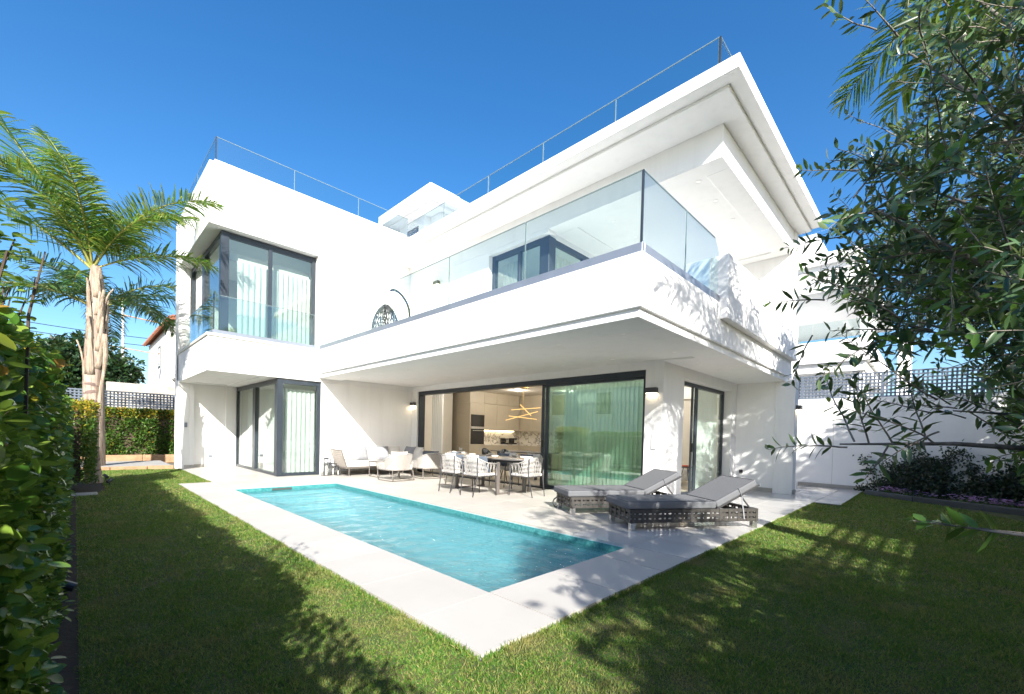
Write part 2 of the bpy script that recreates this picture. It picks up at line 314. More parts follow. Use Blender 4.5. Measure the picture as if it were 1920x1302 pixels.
def thing(name, label, cat, loc=(0, 0, 0), rz=0.0, group=None):
    o = bpy.data.objects.new(name, None); COL.objects.link(o); o.location = loc; o.rotation_euler = (0, 0, rz); o.empty_display_size = 0.1
    return tag(o, label, cat, group)
def copy_tree(o, parent=None):
    c = o.copy(); COL.objects.link(c); c.parent = parent
    for ch in list(o.children): copy_tree(ch, c)
    return c
def unit(a): return a / np.maximum(np.linalg.norm(a, axis=-1, keepdims=True), 1e-9)
def rdir(n): return unit(RNG.normal(size=(n, 3)))
def leaves(P, D, Nn, L, W, kind='leaf', bend=0.15):
    """leaf blades: P bases, D directions, Nn normals -> verts, tris"""
    n = len(P); D = unit(D); S = unit(np.cross(D, Nn)); U = np.cross(S, D); L = np.broadcast_to(np.asarray(L, float), (n,))[:, None]; W = np.broadcast_to(np.asarray(W, float), (n,))[:, None]
    if kind == 'diamond':
        V = np.stack([P, P + D*L*0.45 + S*W*0.5 + U*W*0.12, P + D*L - U*L*bend*0.5, P + D*L*0.45 - S*W*0.5 + U*W*0.12], 1); T = np.array([(0, 1, 2), (0, 2, 3)])
    elif kind == 'blade':
        V = np.stack([P - S*W*0.5, P + S*W*0.5, P + D*L*0.6 + S*W*0.35 - U*L*bend*0.3, P + D*L - U*L*bend], 1); T = np.array([(0, 1, 2), (0, 2, 3)])
    elif kind == 'round':
        st = ((.13, .30), (.38, .49), (.66, .46), (.88, .24)); cols = [P]
        for s_, h_ in st:
            c_ = P + D*L*s_ - U*L*bend*s_*s_; cols += [c_ + S*W*h_ + U*W*.12, c_, c_ - S*W*h_ + U*W*.12]
        cols.append(P + D*L - U*L*bend); V = np.stack(cols, 1); T = [(0, 1, 2), (0, 2, 3)]
        for q in range(3):
            o_ = 1 + 3*q; T += [(o_, o_+3, o_+4), (o_, o_+4, o_+1), (o_+1, o_+4, o_+5), (o_+1, o_+5, o_+2)]
        T += [(10, 13, 11), (11, 13, 12)]; T = np.array(T)
    else:
        V = np.stack([P, P + D*L*0.25 + S*W*0.40 + U*W*0.10, P + D*L*0.25 - S*W*0.40 + U*W*0.10, P + D*L*0.62 + S*W*0.46 - U*L*bend*0.35 + U*W*0.1, P + D*L*0.62 - S*W*0.46 - U*L*bend*0.35 + U*W*0.1, P + D*L - U*L*bend,
                      P + D*L*0.25, P + D*L*0.62 - U*L*bend*0.35], 1)
        T = np.array([(0, 1, 6), (0, 6, 2), (1, 3, 7), (1, 7, 6), (6, 7, 4), (6, 4, 2), (3, 5, 7), (7, 5, 4)])
    k = V.shape[1]; F = (T[None] + (np.arange(n) * k)[:, None, None]).reshape(-1, 3)
    return V.reshape(-1, 3), F
def leaf_frames(P, D, Nn, L, W):
    """the same leaves as 4x4 frames for single leaf objects"""
    D = unit(D); S = unit(np.cross(D, Nn)); U = np.cross(S, D)
    return [Matrix(((D[i][0]*L[i], S[i][0]*W[i], U[i][0]*L[i], P[i][0]), (D[i][1]*L[i], S[i][1]*W[i], U[i][1]*L[i], P[i][1]), (D[i][2]*L[i], S[i][2]*W[i], U[i][2]*L[i], P[i][2]), (0, 0, 0, 1))) for i in range(len(P))]
# ================================================================ THE SETTING
Yf, Yg, BX = 12.06, 16.02, 2.15
ZB, ZR, ZT = 2.55, 5.95, 7.37
WX, WY = 7.62, 3.60
def struct(name, mb, mat, **k): return tag(mb.build(name, mat, **k), kind='structure')
# ground sheet to the horizon, holed where the pool is dug
PX0, PX1, PY0, PY1 = 2.23, 4.36, 2.40, 10.13
CX0, CY0, CY1, CX1 = 1.56, 1.73, 11.52, 2.17
g = MB(); B = 1500
for x0, x1, y0, y1 in ((-B, PX0 - .3, -B, B), (PX1 + .3, B, -B, B), (PX0 - .3, PX1 + .3, -B, PY0 - .3), (PX0 - .3, PX1 + .3, PY1 + .3, B)):
    g.quad((x0, y0, -0.12), (x1, y0, -0.12), (x1, y1, -0.12), (x0, y1, -0.12))
struct('ground', g, 'ground')
# ---- lawn: turf sheet and blades
def lawn_zone(x, y):
    z = np.zeros(x.shape, bool)
    z |= (x > 0.02) & (x < CX0) & (y > -2.4) & (y < 16.3)
    z |= (x >= CX0) & (x < CX1) & (y > CY1) & (y < 16.0)
    z |= (x >= CX0) & (x < 10.65) & (y > -2.4) & (y < CY0)
    z |= (x >= 10.65) & (x < 13.9) & (y > -2.4) & (y < 1.27) & (y > (x - 12.05) * 0.62 - 0.55)
    z &= ~((x < 0.55) & (y > 10.6 + 4 * (x - 0.25)) & (y > 10.6) & (y < 13.2) & (x < 0.42))
    return z
t = MB()
t.prism([(-0.05, -2.4), (CX0 - .0, -2.4), (CX0, 16.3), (-0.05, 16.3)], -0.10, -0.035)
t.prism([(CX0, CY1), (CX1, CY1), (CX1, 16.3), (CX0, 16.3)], -0.10, -0.035)
t.prism([(CX0, -2.4), (14.4, -2.4), (14.4, 1.27), (10.65, 1.27), (10.65, CY0), (CX0, CY0)], -0.10, -0.035)
struct('lawn', t, 'turf')
def scatter_grass():
    Vs, Fs, off = [], [], 0
    for (x0, x1, y0, y1, dens, L, W) in ((0, 2.6, 0.2, 4.2, 16000, .024, .0036), (2.6, 5.0, -0.6, 1.8, 12000, .026, .004), (0, 2.2, 4.2, 8, 6000, .028, .006), (5.0, 8.0, -1.0, 1.8, 4200, .034, .007),
                                         (0, 2.2, 8, 16.3, 2300, .032, .010), (8.0, 14.4, -1.6, 1.8, 2000, .034, .010)):
        n = int(dens * (x1 - x0) * (y1 - y0)); x = RNG.uniform(x0, x1, n); y = RNG.uniform(y0, y1, n); k = lawn_zone(x, y); x, y = x[k], y[k]; n = len(x)
        if not n: continue
        # tufts: push blades towards clump centres and vary the length with a smooth field
        fld = 0.5 + 0.5 * np.sin(x * 9.1 + 2.1 * np.sin(y * 5.3)) * np.sin(y * 8.3 + 1.7 * np.sin(x * 6.1))
        P = np.stack([x, y, np.full(n, -0.037)], 1); D = np.stack([RNG.normal(0, .55, n), RNG.normal(0, .55, n), np.full(n, 1.0)], 1)
        D[:, 2] *= RNG.uniform(0.5, 1.2, n)
        V, F = leaves(P, D, rdir(n), L * (0.65 + 0.55 * fld) * RNG.uniform(.6, 1.25, n), W * RNG.uniform(.8, 1.3, n), 'blade', 0.45); Vs.append(V); Fs.append(F + off); off += len(V)
    # ragged fringe of runners over the paving edge
    edges = [((CX0, CY0), (CX0, CY1)), ((CX0, CY0), (10.65, CY0)), ((10.65, 1.28), (14.0, 1.28)), ((CX1, CY1), (CX1, 15.9)), ((CX0, CY1), (CX1, CY1))]; outs = [(1, 0), (0, 1), (0, 1), (1, 0), (0, -1)]
    for (p0, p1), ov in zip(edges, outs):
        ln = math.dist(p0, p1); n = int(ln * 520); u_ = RNG.uniform(0, 1, n); cl = .5 + .5 * np.sin(u_ * ln * 7.3) * np.sin(u_ * ln * 3.1 + 1); x = p0[0] + (p1[0] - p0[0]) * u_; y = p0[1] + (p1[1] - p0[1]) * u_; o_ = RNG.uniform(-.035, -.004, n)
        P = np.stack([x + ov[0] * o_, y + ov[1] * o_, np.full(n, -.03)], 1); D = np.stack([ov[0] * RNG.uniform(-.4, .6, n) + RNG.normal(0, .35, n), ov[1] * RNG.uniform(-.4, .6, n) + RNG.normal(0, .35, n), np.full(n, 1.)], 1)
        V, F = leaves(P, D, rdir(n), (.026 + .016 * cl) * RNG.uniform(.6, 1.3, n), .005, 'blade', .4); Vs.append(V); Fs.append(F + off); off += len(V)
    o = np_mesh('grass', np.concatenate(Vs), np.concatenate(Fs), 'grass'); tag(o, 'short green lawn grass with dry straw patches around the pool terrace', 'grass', kind='stuff')
scatter_grass()
# ---- terrace: bed of grout and single slabs
tr = struct('terrace', MB().prism([(CX0 + .01, CY0 + .01), (10.65, CY0 + .01), (10.65, 1.28), (14.48, 1.28), (14.48, 9.0), (12.0, 9.0), (12.0, 3.4), (PX1 + .05, 3.4), (PX1 + .05, PY0 - .05), (CX0 + .01, PY0 - .05)], -0.11, -0.012)
            .prism([(CX0 + .01, PY0 - .05), (PX0 - .05, PY0 - .05), (PX0 - .05, PY1 + .05), (PX1 + .05, PY1 + .05), (PX1 + .05, 3.4), (12.0, 3.4), (12.0, 12.2), (3.9, 12.2), (3.9, 16.3), (CX1 + .01, 16.3), (CX1 + .01, CY1 - .01), (CX0 + .01, CY1 - .01)], -0.11, -0.012), 'grout')
SLAB = {}
def slab(x0, x1, y0, y1, mat, gap=0.009, z=0.0):
    w_, d_ = round(x1 - x0 - gap, 3), round(y1 - y0 - gap, 3)
    if w_ < .03 or d_ < .03: return
    key = (w_, d_, mat)
    if key not in SLAB:
        mb = MB().box(-w_/2, w_/2, -d_/2, d_/2, -0.03, 0.0); me = bpy.data.meshes.new('paving_slab'); me.from_pydata(mb.v, [], mb.f); me.materials.append(MAT[mat]); SLAB[key] = me
    o = bpy.data.objects.new('paving_slab', SLAB[key]); COL.objects.link(o); o.parent = tr; o.location = ((x0 + x1)/2, (y0 + y1)/2, z + random.uniform(-.0006, .0006))
def grid(xs, ys, mat):
    for a, b in zip(xs, xs[1:]):
        for c, d in zip(ys, ys[1:]): slab(a, b, c, d, mat)
ysl = [CY0, 2.378, 3.173, 3.968, 4.763, 5.558, 6.353, 7.148, 7.943, 8.738, 9.533, 10.13, 10.80, CY1]
grid([CX0, PX0], ysl, 'coping')                                    # coping along the lawn side
grid([PX0, 3.0, 3.78, PX1], [CY0, PY0], 'coping')                  # near end
grid([PX0, 3.0, 3.78, PX1], [PY1, 10.80, CY1], 'coping')           # far end
tx = [PX1, 4.98, 5.64, 6.30, 6.96, WX]
grid(tx, [CY0, 2.40, 3.195], 'paving_gloss'); grid(tx, [3.195, 3.99, 4.785, 5.58, 6.375, 7.17, 7.965, 8.76, 9.555, 10.35, 11.145, 12.06], 'paving')
grid([CX1, 3.0, 3.68, 4.40, 5.1], [CY1, 12.06], 'paving'); grid([CX1, 2.95, 3.68], [12.06, 12.9, 13.7, 14.5, 15.3, 16.2], 'paving')
grid([WX, 8.4, 9.2, 10.0, 10.65], [CY0, 2.40, 3.0, 3.60], 'paving_gloss'); grid([10.65, 11.4, 12.0], [CY0, 2.40, 3.0, 3.6], 'paving_gloss')
grid([12.0, 12.8, 13.6, 14.46], [1.28, CY0, 2.40, 3.195, 3.99, 4.785, 5.58, 6.4, 7.2, 8.0, 9.0], 'paving_gloss'); grid([10.65, 11.4, 12.0], [1.28, CY0], 'paving_gloss')
# ---- pool: basin of mosaic, rim, water
DEP = -0.62
p = MB(); w_ = 0.12
p.box(PX0 - w_, PX0, PY0 - w_, PY1 + w_, DEP, -0.031).box(PX1, PX1 + w_, PY0 - w_, PY1 + w_, DEP, -0.031).box(PX0, PX1, PY0 - w_, PY0, DEP, -0.031).box(PX0, PX1, PY1, PY1 + w_, DEP, -0.031).box(PX0 - w_, PX1 + w_, PY0 - w_, PY1 + w_, DEP - .1, DEP)
pool = struct('pool', p, 'mosaic')
st = MB(); 
for i in range(3): st.box(PX0 + .002, PX1 - .002, PY1 - .35 * (3 - i), PY1 - .35 * (2 - i) - .001, DEP + .002, DEP + .13 * (i + 1))
st.build('pool_step', 'mosaic', pool)
MB().box(2.98, 3.38, PY1 - .012, PY1 - .006, -0.10, -0.055).build('skimmer_shade', 'shutter', pool)  # dark plate painted for the shade inside the skimmer slot
for q_ in ((PX0 + .001, PX0 + .005, PY0 + .001, PY1 - .001), (PX1 - .005, PX1 - .001, PY0 + .001, PY1 - .001), (PX0 + .006, PX1 - .006, PY0 + .001, PY0 + .005), (PX0 + .006, PX1 - .006, PY1 - .005, PY1 - .001)): MB().box(*q_, -.15, -.034).build('shade_toned_tiles', 'tile_shade', pool)
def water_sheet():
    nx, ny = 150, 540; x = np.linspace(PX0 + .006, PX1 - .006, nx); y = np.linspace(PY0 + .006, PY1 - .006, ny); X, Y = np.meshgrid(x, y, indexing='ij'); Z = np.zeros_like(X)
    for q in range(34):        # wind ripples: many short crossing waves
        wl = RNG.uniform(.09, .42); an = RNG.normal(.9, .75); k_ = 2 * np.pi / wl; wob = .6 * np.sin(X * RNG.uniform(1, 4) + Y * RNG.uniform(1, 4) + q)
        Z += wl * .0075 * np.sin(k_ * (X * np.cos(an) + Y * np.sin(an)) + RNG.uniform(0, 6.28) + wob) * (.6 + .4 * np.sin(X * 2.1 + Y * 1.3 + q))
    Z = Z - 0.105; V = np.stack([X, Y, Z], -1).reshape(-1, 3); i, j = np.meshgrid(np.arange(nx - 1), np.arange(ny - 1), indexing='ij'); a = (i * ny + j).ravel(); F = np.stack([a, a + ny, a + ny + 1, a + 1], 1)
    o = np_mesh('pool_water', V, F, 'water', smooth=True); tag(o, kind='structure')
water_sheet()
# ---- planting beds, path and edges
struct('soil_bed', MB().prism([(-1.4, -1.0), (0.02, -1.0), (0.02, 10.7), (0.42, 11.2), (0.42, 13.2), (-1.4, 13.4)], -0.11, -0.03), 'soil')
struct('back_path', MB().box(-3, 2.14, 16.6, 19.6, -0.11, 0.02), 'path_stone')
struct('flower_bed', MB().prism([(14.46, 1.2), (13.95, 1.2), (13.0, 0.36), (12.30, -1.2), (12.1, -2.4), (14.46, -2.4)], -0.11, -0.02), 'soil')
c = MB()
for a, b in (((13.72, 1.16), (12.95, 0.28)), ((12.95, 0.28), (12.25, -1.25)), ((12.25, -1.25), (12.02, -2.4))): c.bar((a[0], a[1], 0.02), (b[0], b[1], 0.02), 0.10, 0.14)
tag(c.build('bed_edging', 'bed_curb', bevel=.01), 'dark stone edging along the purple flower bed by the lattice wall', 'edging')
e = thing('garden_edging', 'low terracotta coloured edging in front of the back hedge and path', 'edging', (0.9, 17, 0))
for k, (x0, x1, y) in enumerate(((-.6, .7, 16.45), (.71, 1.5, 16.47), (1.51, 2.12, 16.5), (-1.2, .5, 20.1), (.51, 1.7, 20.1), (1.71, 2.9, 20.1))): MB().box(x0, x1, y, y + .12, -.1, .05 if y < 18 else .20).build('edging_block', 'terracotta_edge', e, bevel=.012)
# ================================================================ THE VILLA
V0 = thing('villa', 'white modern two storey villa with wide eaves and glass balustrades beside the pool', 'house', (6, 10, 0))
def wall(name, boxes, mat='stucco', parent=V0, bevel=0.006):
    m = MB()
    for b in boxes: m.box(*b)
    return m.build(name, mat, parent, bevel=bevel, seg=1)
# left wing, upper storey
wall('wing_upper_wall', [(BX, 9.2, Yf, 16.62, ZR, ZT), (4.63, 7.80, Yf, 12.36, ZB, ZR - .002), (BX, 2.419, Yg, 16.62, -.1, ZR - .002), (BX + .002, 7.4, 16.3, 16.5, -.1, ZR - .002)])
wall('wing_overhang', [(BX, 7.0, Yf + .001, 16.25, ZB + .05, 3.36)])
wall('wing_soffit', [(BX + .001, 4.7, Yf + .002, Yf + .35, ZB, ZB + .049), (BX + .001, BX + .32, Yf + .352, 16.2, ZB, ZB + .049), (BX + .322, 4.7, 15.85, 16.2, ZB, ZB + .049), (3.35, 4.7, Yf + .352, 15.848, ZB, ZB + .049), (BX + .322, 3.348, Yf + .352, 15.848, ZB + .02, ZB + .05)])
wall('wing_sill', [(BX - .03, 4.675, Yf - .035, Yf + .30, 3.362, 3.425), (BX - .03, BX + .30, Yf + .302, Yg, 3.362, 3.425)], 'sill_stone', bevel=.004)
wall('wing_ledge', [(BX + .11, 4.63, Yf + .10, Yf + .16, 3.426, 3.535), (BX + .11, BX + .17, Yf + .162, Yg - .01, 3.426, 3.535)], 'ledge', bevel=.003)
wall('wing_parapet_trim', [(BX + .11, 7.3, Yf + .06, Yf + .12, ZT, ZT + .085), (BX + .11, BX + .17, Yf + .122, 16.6, ZT, ZT + .085)], 'stucco', bevel=.003)
wall('wing_ground_wall', [(4.76, 7.80, Yf, 12.36, -.1, ZB - .002)]); wall('wing_pier', [(2.42, 2.55, Yg, 16.29, -.1, ZB - .002), (2.552, 3.66, 16.19, 16.29, -.1, ZB - .002), (3.38, 3.66, 16.12, 16.188, -.1, ZB - .002)])
for q_ in ((2.30, 2.552, Yg - .012, Yg - .0005, 0, .085), (2.56, 3.37, 16.178, 16.189, 0, .085), (4.78, 7.60, Yf - .012, Yf - .0005, 0, .07)): wall('skirting_board', [q_], 'paving', bevel=0)
wall('window_pelmet', [(2.70, 4.60, Yf + .62, Yf + .66, 5.42, 5.62)], 'interior_wall', bevel=0)
# rooms of the wing: floors, backs
wall('wing_room', [(2.6, 7.3, 16.19, 16.29, 3.4, ZR - .01), (7.2, 7.4, 12.4, 16.18, 3.37, ZR - .01), (3.85, 7.3, 16.25, 16.29, 0, 2.5), (7.35, 7.45, 12.4, 16.2, 0, 2.54)], 'interior_wall', bevel=0)
wall('wing_room_floor', [(3.7, 7.3, 12.38, 16.24, -.1, 0.0)], 'interior_floor', bevel=0)
# main block, ground storey
wall('main_ground_wall', [(WX, WX + .28, WY, 3.962, -.1, 2.74), (WX, WX + .28, 3.964, Yf - .002, 2.532, 2.74), (WX, WX + .28, 11.748, Yf - .002, -.1, 2.53),
                          (WX + .282, 8.53, WY, WY + .3, -.1, 2.75), (8.532, 11.37, WY, WY + .3, 2.44, 2.75), (11.372, 11.72, WY, WY + .3, -.1, 2.75), (WX + .281, WX + .282, WY + .01, Yf, 2.55, 2.75)])
wall('fin_wall', [(11.73, 11.98, 2.45, WY + .3, -.1, 2.645), (11.69, 12.0, 2.33, 2.73, -.1, 2.644)])
wall('fin_skirting', [(11.715, 11.729, 2.74, WY - .01, 0, .10), (11.685, 12.012, 2.318, 2.329, 0, .10)], 'skirting', bevel=0)
# balcony: soffit with a sunk field, fascia, floor
SX, SY = 4.672, 2.54
wall('balcony_soffit', [(SX, 5.30, SY, Yf - .002, 2.645, 2.76), (5.302, WX, SY, 3.03, 2.645, 2.76), (5.302, WX - .001, 3.032, Yf - .002, 2.682, 2.76), (WX, 12.0, SY, WY - .002, 2.646, 2.76)])
wall('balcony_fascia', [(4.627, 4.80, 2.494, Yf - .002, 2.755, 3.40), (4.802, 12.0, 2.494, 2.66, 2.755, 3.40), (4.802, 12.0, 2.662, 12.0, 2.78, 3.12)])
wall('balcony_ledge', [(4.640, 4.70, 2.507, 11.98, 3.401, 3.51), (4.702, 7.17, 2.507, 2.567, 3.401, 3.51)], 'ledge', bevel=.003)
wall('balcony_side_parapet', [(7.175, 12.0, 2.385, 2.66, 3.145, 4.15), (7.175, 7.45, 2.662, 3.10, 3.121, 4.15), (11.8, 12.0, 2.662, 7.0, 3.121, 4.15)])
# upper storey of the main block
UX = 7.46
wall('main_upper_wall', [(UX, UX + .3, 8.33, Yf - .002, 3.1, 5.92), (UX, UX + .3, 6.36, 8.328, 5.82, 5.918), (UX, 12.42, 2.64, Yf - .002, 5.92, 6.43), (10.2, 12.4, 6.36, 6.66, 3.1, 5.918), (UX + .16, 10.198, 6.44, 6.66, 5.80, 5.918)])
wall('terrace_ceiling', [(UX + .001, 7.84, 2.641, 6.35, 5.885, 5.919), (7.842, 12.08, 2.641, 3.03, 5.885, 5.919), (12.082, 12.419, 2.641, 6.35, 5.885, 5.919), (7.842, 12.08, 5.85, 6.35, 5.885, 5.919)])
wall('roof_slab', [(6.546, 12.75, 2.129, Yf - .002, 6.486, 6.69), (6.765, 12.74, 2.335, Yf - .003, 6.43, 6.485)], bevel=.008)
wall('end_wall', [(12.43, 12.75, 2.60, 12.0, 2.4, 6.485)])
wall('upper_room', [(12.2, 12.3, 6.7, 11.9, 3.12, 5.9), (8.4, 12.1, 10.6, 10.7, 3.12, 5.9)], 'interior_wall', bevel=0)
# roof-top stair house and chimneys
wall('stair_house', [(9.0, 11.0, 13.36, 17.1, 9.90, 10.32), (9.25, 10.85, 13.62, 16.6, 9.80, 9.898), (9.32, 10.7, 13.75, 16.2, 10.325, 10.62), (9.62, 10.8, 14.6, 16.4, 7.3, 9.80), (9.9, 10.8, 13.9, 14.598, 7.3, 9.79)])
sw = MB().box(9.600, 9.618, 15.0, 15.8, 7.6, 9.5).build('stair_window', 'anthracite', V0); MB().box(9.592, 9.598, 15.06, 15.74, 7.7, 9.42).build('pane', 'window_glass', sw)
ch = wall('chimney', [(8.6, 9.0, 9.1, 9.5, 6.69, 7.25), (8.55, 9.05, 9.05, 9.55, 7.252, 7.31), (8.62, 8.98, 9.12, 9.48, 7.312, 7.40), (8.55, 9.05, 9.05, 9.55, 7.402, 7.45)])
# downlights
def downlight(x, y, z):
    o = MB().lathe([(.052, -.004), (.052, 0), (.036, .002)], (x, y, z - .002), 14).build('downlight', 'stucco', V0); MB().lathe([(.036, 0), (.0005, 0)], (x, y, z - .003), 12).build('lens', 'spot_glow', o)
for y in (3.19, 4.34, 5.49, 6.60, 7.73, 8.87, 10.04, 11.2): downlight(5.42, y, 2.681)
for y in (4.34, 5.49, 6.62, 7.75, 8.9, 9.95): downlight(7.04, y, 2.681)
for x in (7.07,): downlight(x, 3.17, 2.681)
for x in (8.09, 9.25, 10.47, 11.6): downlight(x, 3.17, 2.645)
for y in (13.24, 14.05, 14.9): downlight(2.83, y, 2.57)
for x in (7.95, 8.82, 9.79, 10.72): downlight(x, 3.22, 5.919)
for x, y in ((8.19, 5.13), (9.17, 5.14)): downlight(x, y, 5.919)
for y in (13.9, 14.7, 15.5, 16.3): downlight(9.42, y, 9.80)
# ---- glazing
def frame_x(name, x, y0, y1, z0, z1, t=.07, d=.07, mat='anthracite', parent=V0):      # a frame standing in a plane of constant x
    return wall(name, [(x, x + d, y0, y0 + t, z0, z1), (x, x + d, y1 - t, y1, z0, z1), (x + .001, x + d - .001, y0 + t, y1 - t, z0, z0 + t), (x + .001, x + d - .001, y0 + t, y1 - t, z1 - t, z1)], mat, parent, .003)
def frame_y(name, y, x0, x1, z0, z1, t=.07, d=.07, mat='anthracite', parent=V0):
    return wall(name, [(x0, x0 + t, y, y + d, z0, z1), (x1 - t, x1, y, y + d, z0, z1), (x0 + t, x1 - t, y + .001, y + d - .001, z0, z0 + t), (x0 + t, x1 - t, y + .001, y + d - .001, z1 - t, z1)], mat, parent, .003)
def pane(parent, b, mat='window_glass'): return MB().box(*b).build('pane', mat, parent)
# great sliding door on the pool side
f = wall('sliding_door', [(WX + .05, WX + .24, 3.964, 4.03, .0, 2.53), (WX + .05, WX + .24, 11.66, 11.746, .0, 2.53), (WX + .05, WX + .24, 4.031, 11.659, 2.42, 2.529), (WX + .05, WX + .24, 4.031, 11.659, -.01, .025)], 'anthracite', V0, .003)
wall('door_leaf_frame', [(WX + .07, WX + .12, 6.40, 6.49, .026, 2.419), (WX + .07, WX + .12, 4.032, 6.399, .026, .085), (WX + .07, WX + .12, 4.032, 6.399, 2.36, 2.419)], 'anthracite', f, .002)
pane(f, (WX + .09, WX + .10, 4.032, 6.398, .086, 2.359), 'door_glass')
wall('door_leaf_frame', [(WX + .15, WX + .20, 6.60, 6.68, .026, 2.419), (WX + .15, WX + .20, 4.3, 6.599, .026, .08), (WX + .15, WX + .20, 4.3, 6.599, 2.36, 2.419)], 'anthracite', f, .002)
pane(f, (WX + .17, WX + .18, 4.032, 6.598, .081, 2.359), 'door_glass')
MB().box(WX + .125, WX + .148, 6.60, 6.63, .95, 1.12).build('handle', 'black_soft', f)
# side sliding door
f = frame_y('sliding_door', WY + .18, 8.533, 11.368, 0, 2.44, .08, .09)
wall('door_leaf_frame', [(9.42, 9.49, WY + .19, WY + .22, .081, 2.359), (9.62, 9.74, WY + .19, WY + .23, .081, 2.359)], 'anthracite', f, .002)
pane(f, (9.50, 11.28, WY + .205, WY + .212, .081, 2.359), 'window_glass'); MB().box(9.40, 9.43, WY + .15, WY + .186, .95, 1.14).build('handle', 'black_soft', f)
# corner glazing below the wing
f = wall('corner_glazing', [(3.66, 3.80, Yf + .05, Yf + .19, 0, 2.53), (4.66, 4.758, Yf + .06, Yf + .14, 0, 2.53), (3.802, 4.658, Yf + .06, Yf + .14, 0, .085), (3.802, 4.658, Yf + .06, Yf + .14, 2.42, 2.53),
                            (3.67, 3.75, 16.04, 16.11, 0, 2.53), (3.67, 3.75, 12.252, 16.038, 0, .075), (3.67, 3.75, 12.252, 16.038, 2.42, 2.53), (3.655, 3.77, 14.02, 14.28, .076, 2.419), (3.67, 3.74, 12.252, 12.36, .076, 2.419)], 'anthracite', V0, .003)
pane(f, (3.802, 4.658, Yf + .095, Yf + .103, .086, 2.419)); pane(f, (3.70, 3.708, 12.361, 14.019, .076, 2.419)); pane(f, (3.70, 3.708, 14.281, 16.037, .076, 2.419))
# corner window above
f = wall('corner_window', [(2.43, 2.60, Yf + .20, Yf + .37, 3.43, 5.93), (4.53, 4.628, Yf + .20, Yf + .30, 3.43, 5.93), (2.602, 4.528, Yf + .21, Yf + .30, 5.80, 5.93), (2.602, 4.528, Yf + .21, Yf + .30, 3.43, 3.54), (3.46, 3.55, Yf + .205, Yf + .28, 3.541, 5.799),
                           (2.44, 2.54, 12.432, 16.01, 5.80, 5.93), (2.44, 2.54, 12.432, 16.01, 3.43, 3.54), (2.43, 2.55, 14.1, 14.42, 3.541, 5.799), (2.44, 2.54, 15.93, 16.01, 3.541, 5.799)], 'anthracite', V0, .003)
for a, b in ((2.602, 3.459), (3.551, 4.529)): pane(f, (a, b, Yf + .245, Yf + .252, 3.541, 5.799))
for a, b in ((12.432, 14.099), (14.421, 15.929)): pane(f, (2.485, 2.492, a, b, 3.541, 5.799))
# corner window of the upper terrace
f = wall('terrace_window', [(UX + .12, UX + .24, 8.22, 8.328, 3.13, 5.82), (UX + .12, UX + .36, 6.42, 6.70, 3.13, 5.80), (UX + .13, UX + .22, 6.702, 8.218, 5.70, 5.819), (UX + .13, UX + .22, 7.34, 7.42, 3.13, 5.699),
                            (UX + .362, 10.19, 6.45, 6.54, 5.68, 5.799), (8.95, 9.05, 6.45, 6.54, 3.13, 5.679)], 'anthracite', V0, .003)
pane(f, (UX + .17, UX + .178, 6.702, 7.339, 3.13, 5.699)); pane(f, (UX + .17, UX + .178, 7.421, 8.219, 3.13, 5.699)); pane(f, (UX + .362, 8.949, 6.49, 6.498, 3.13, 5.679)); pane(f, (9.051, 10.189, 6.49, 6.498, 3.13, 5.679))
# ---- glass balustrades: each panel a pane of glass
def rail(name, pts, z0, z1, t=.014):
    m = None
    for (a, b) in zip(pts, pts[1:]):
        q = MB(); g_ = .008; a_, b_ = Vector((*a, 0)), Vector((*b, 0)); d = (b_ - a_).normalized() * g_; nrm = Vector((-d.y, d.x, 0)).normalized() * t / 2; a_ += d; b_ -= d
        q.prism([tuple((a_ + nrm)[:2]), tuple((a_ - nrm)[:2]), tuple((b_ - nrm)[:2]), tuple((b_ + nrm)[:2])], z0, z1); o = q.build(name, 'rail_glass', V0)
        e_ = MB(); e_.bar(tuple(a_ + Vector((0, 0, z1 + .002))), tuple(b_ + Vector((0, 0, z1 + .003))), t, .010); e_.bar(tuple(a_ + Vector((0, 0, z0))), tuple(a_ + Vector((0, 0, z1))), .010, t + .001); e_.build('polished_edge', 'glass_edge', o)
rail('balustrade_panel', [(4.67, y) for y in (11.95, 9.98, 8.13, 6.27, 4.42, 2.55)], 3.512, 4.36)
rail('balustrade_panel', [(4.67, 2.537), (5.9, 2.537), (6.98, 2.537)], 3.512, 4.36)
q = MB(); q.v = [(6.99, 2.530, 3.512), (7.15, 2.530, 3.512), (7.15, 2.530, 4.20), (6.99, 2.530, 4.36), (6.99, 2.544, 3.512), (7.15, 2.544, 3.512), (7.15, 2.544, 4.20), (6.99, 2.544, 4.36)]; q.f = [(0, 1, 2, 3), (7, 6, 5, 4), (0, 4, 5, 1), (1, 5, 6, 2), (2, 6, 7, 3), (3, 7, 4, 0)]; q.build('balustrade_panel', 'rail_glass', V0)
rail('balustrade_panel', [(x, Yf + .09) for x in (2.29, 4.0, 5.75, 7.4)], ZT + .086, 7.99); rail('balustrade_panel', [(2.29, y) for y in (12.15, 14.3, 16.5)], ZT + .086, 7.99)
rail('balustrade_panel', [(2.29, 12.24), (2.29, 13.95), (2.29, 15.95)], 3.536, 4.36); rail('balustrade_panel', [(2.29, 12.20), (4.61, 12.20)], 3.536, 4.36)
rail('balustrade_panel', [(6.80, y) for y in (2.50, 4.27, 5.98, 7.67, 9.4, 11.2)], 6.692, 7.29); rail('balustrade_panel', [(6.80, 2.49), (8.6, 2.49), (10.4, 2.49), (12.6, 2.49)], 6.692, 7.29)
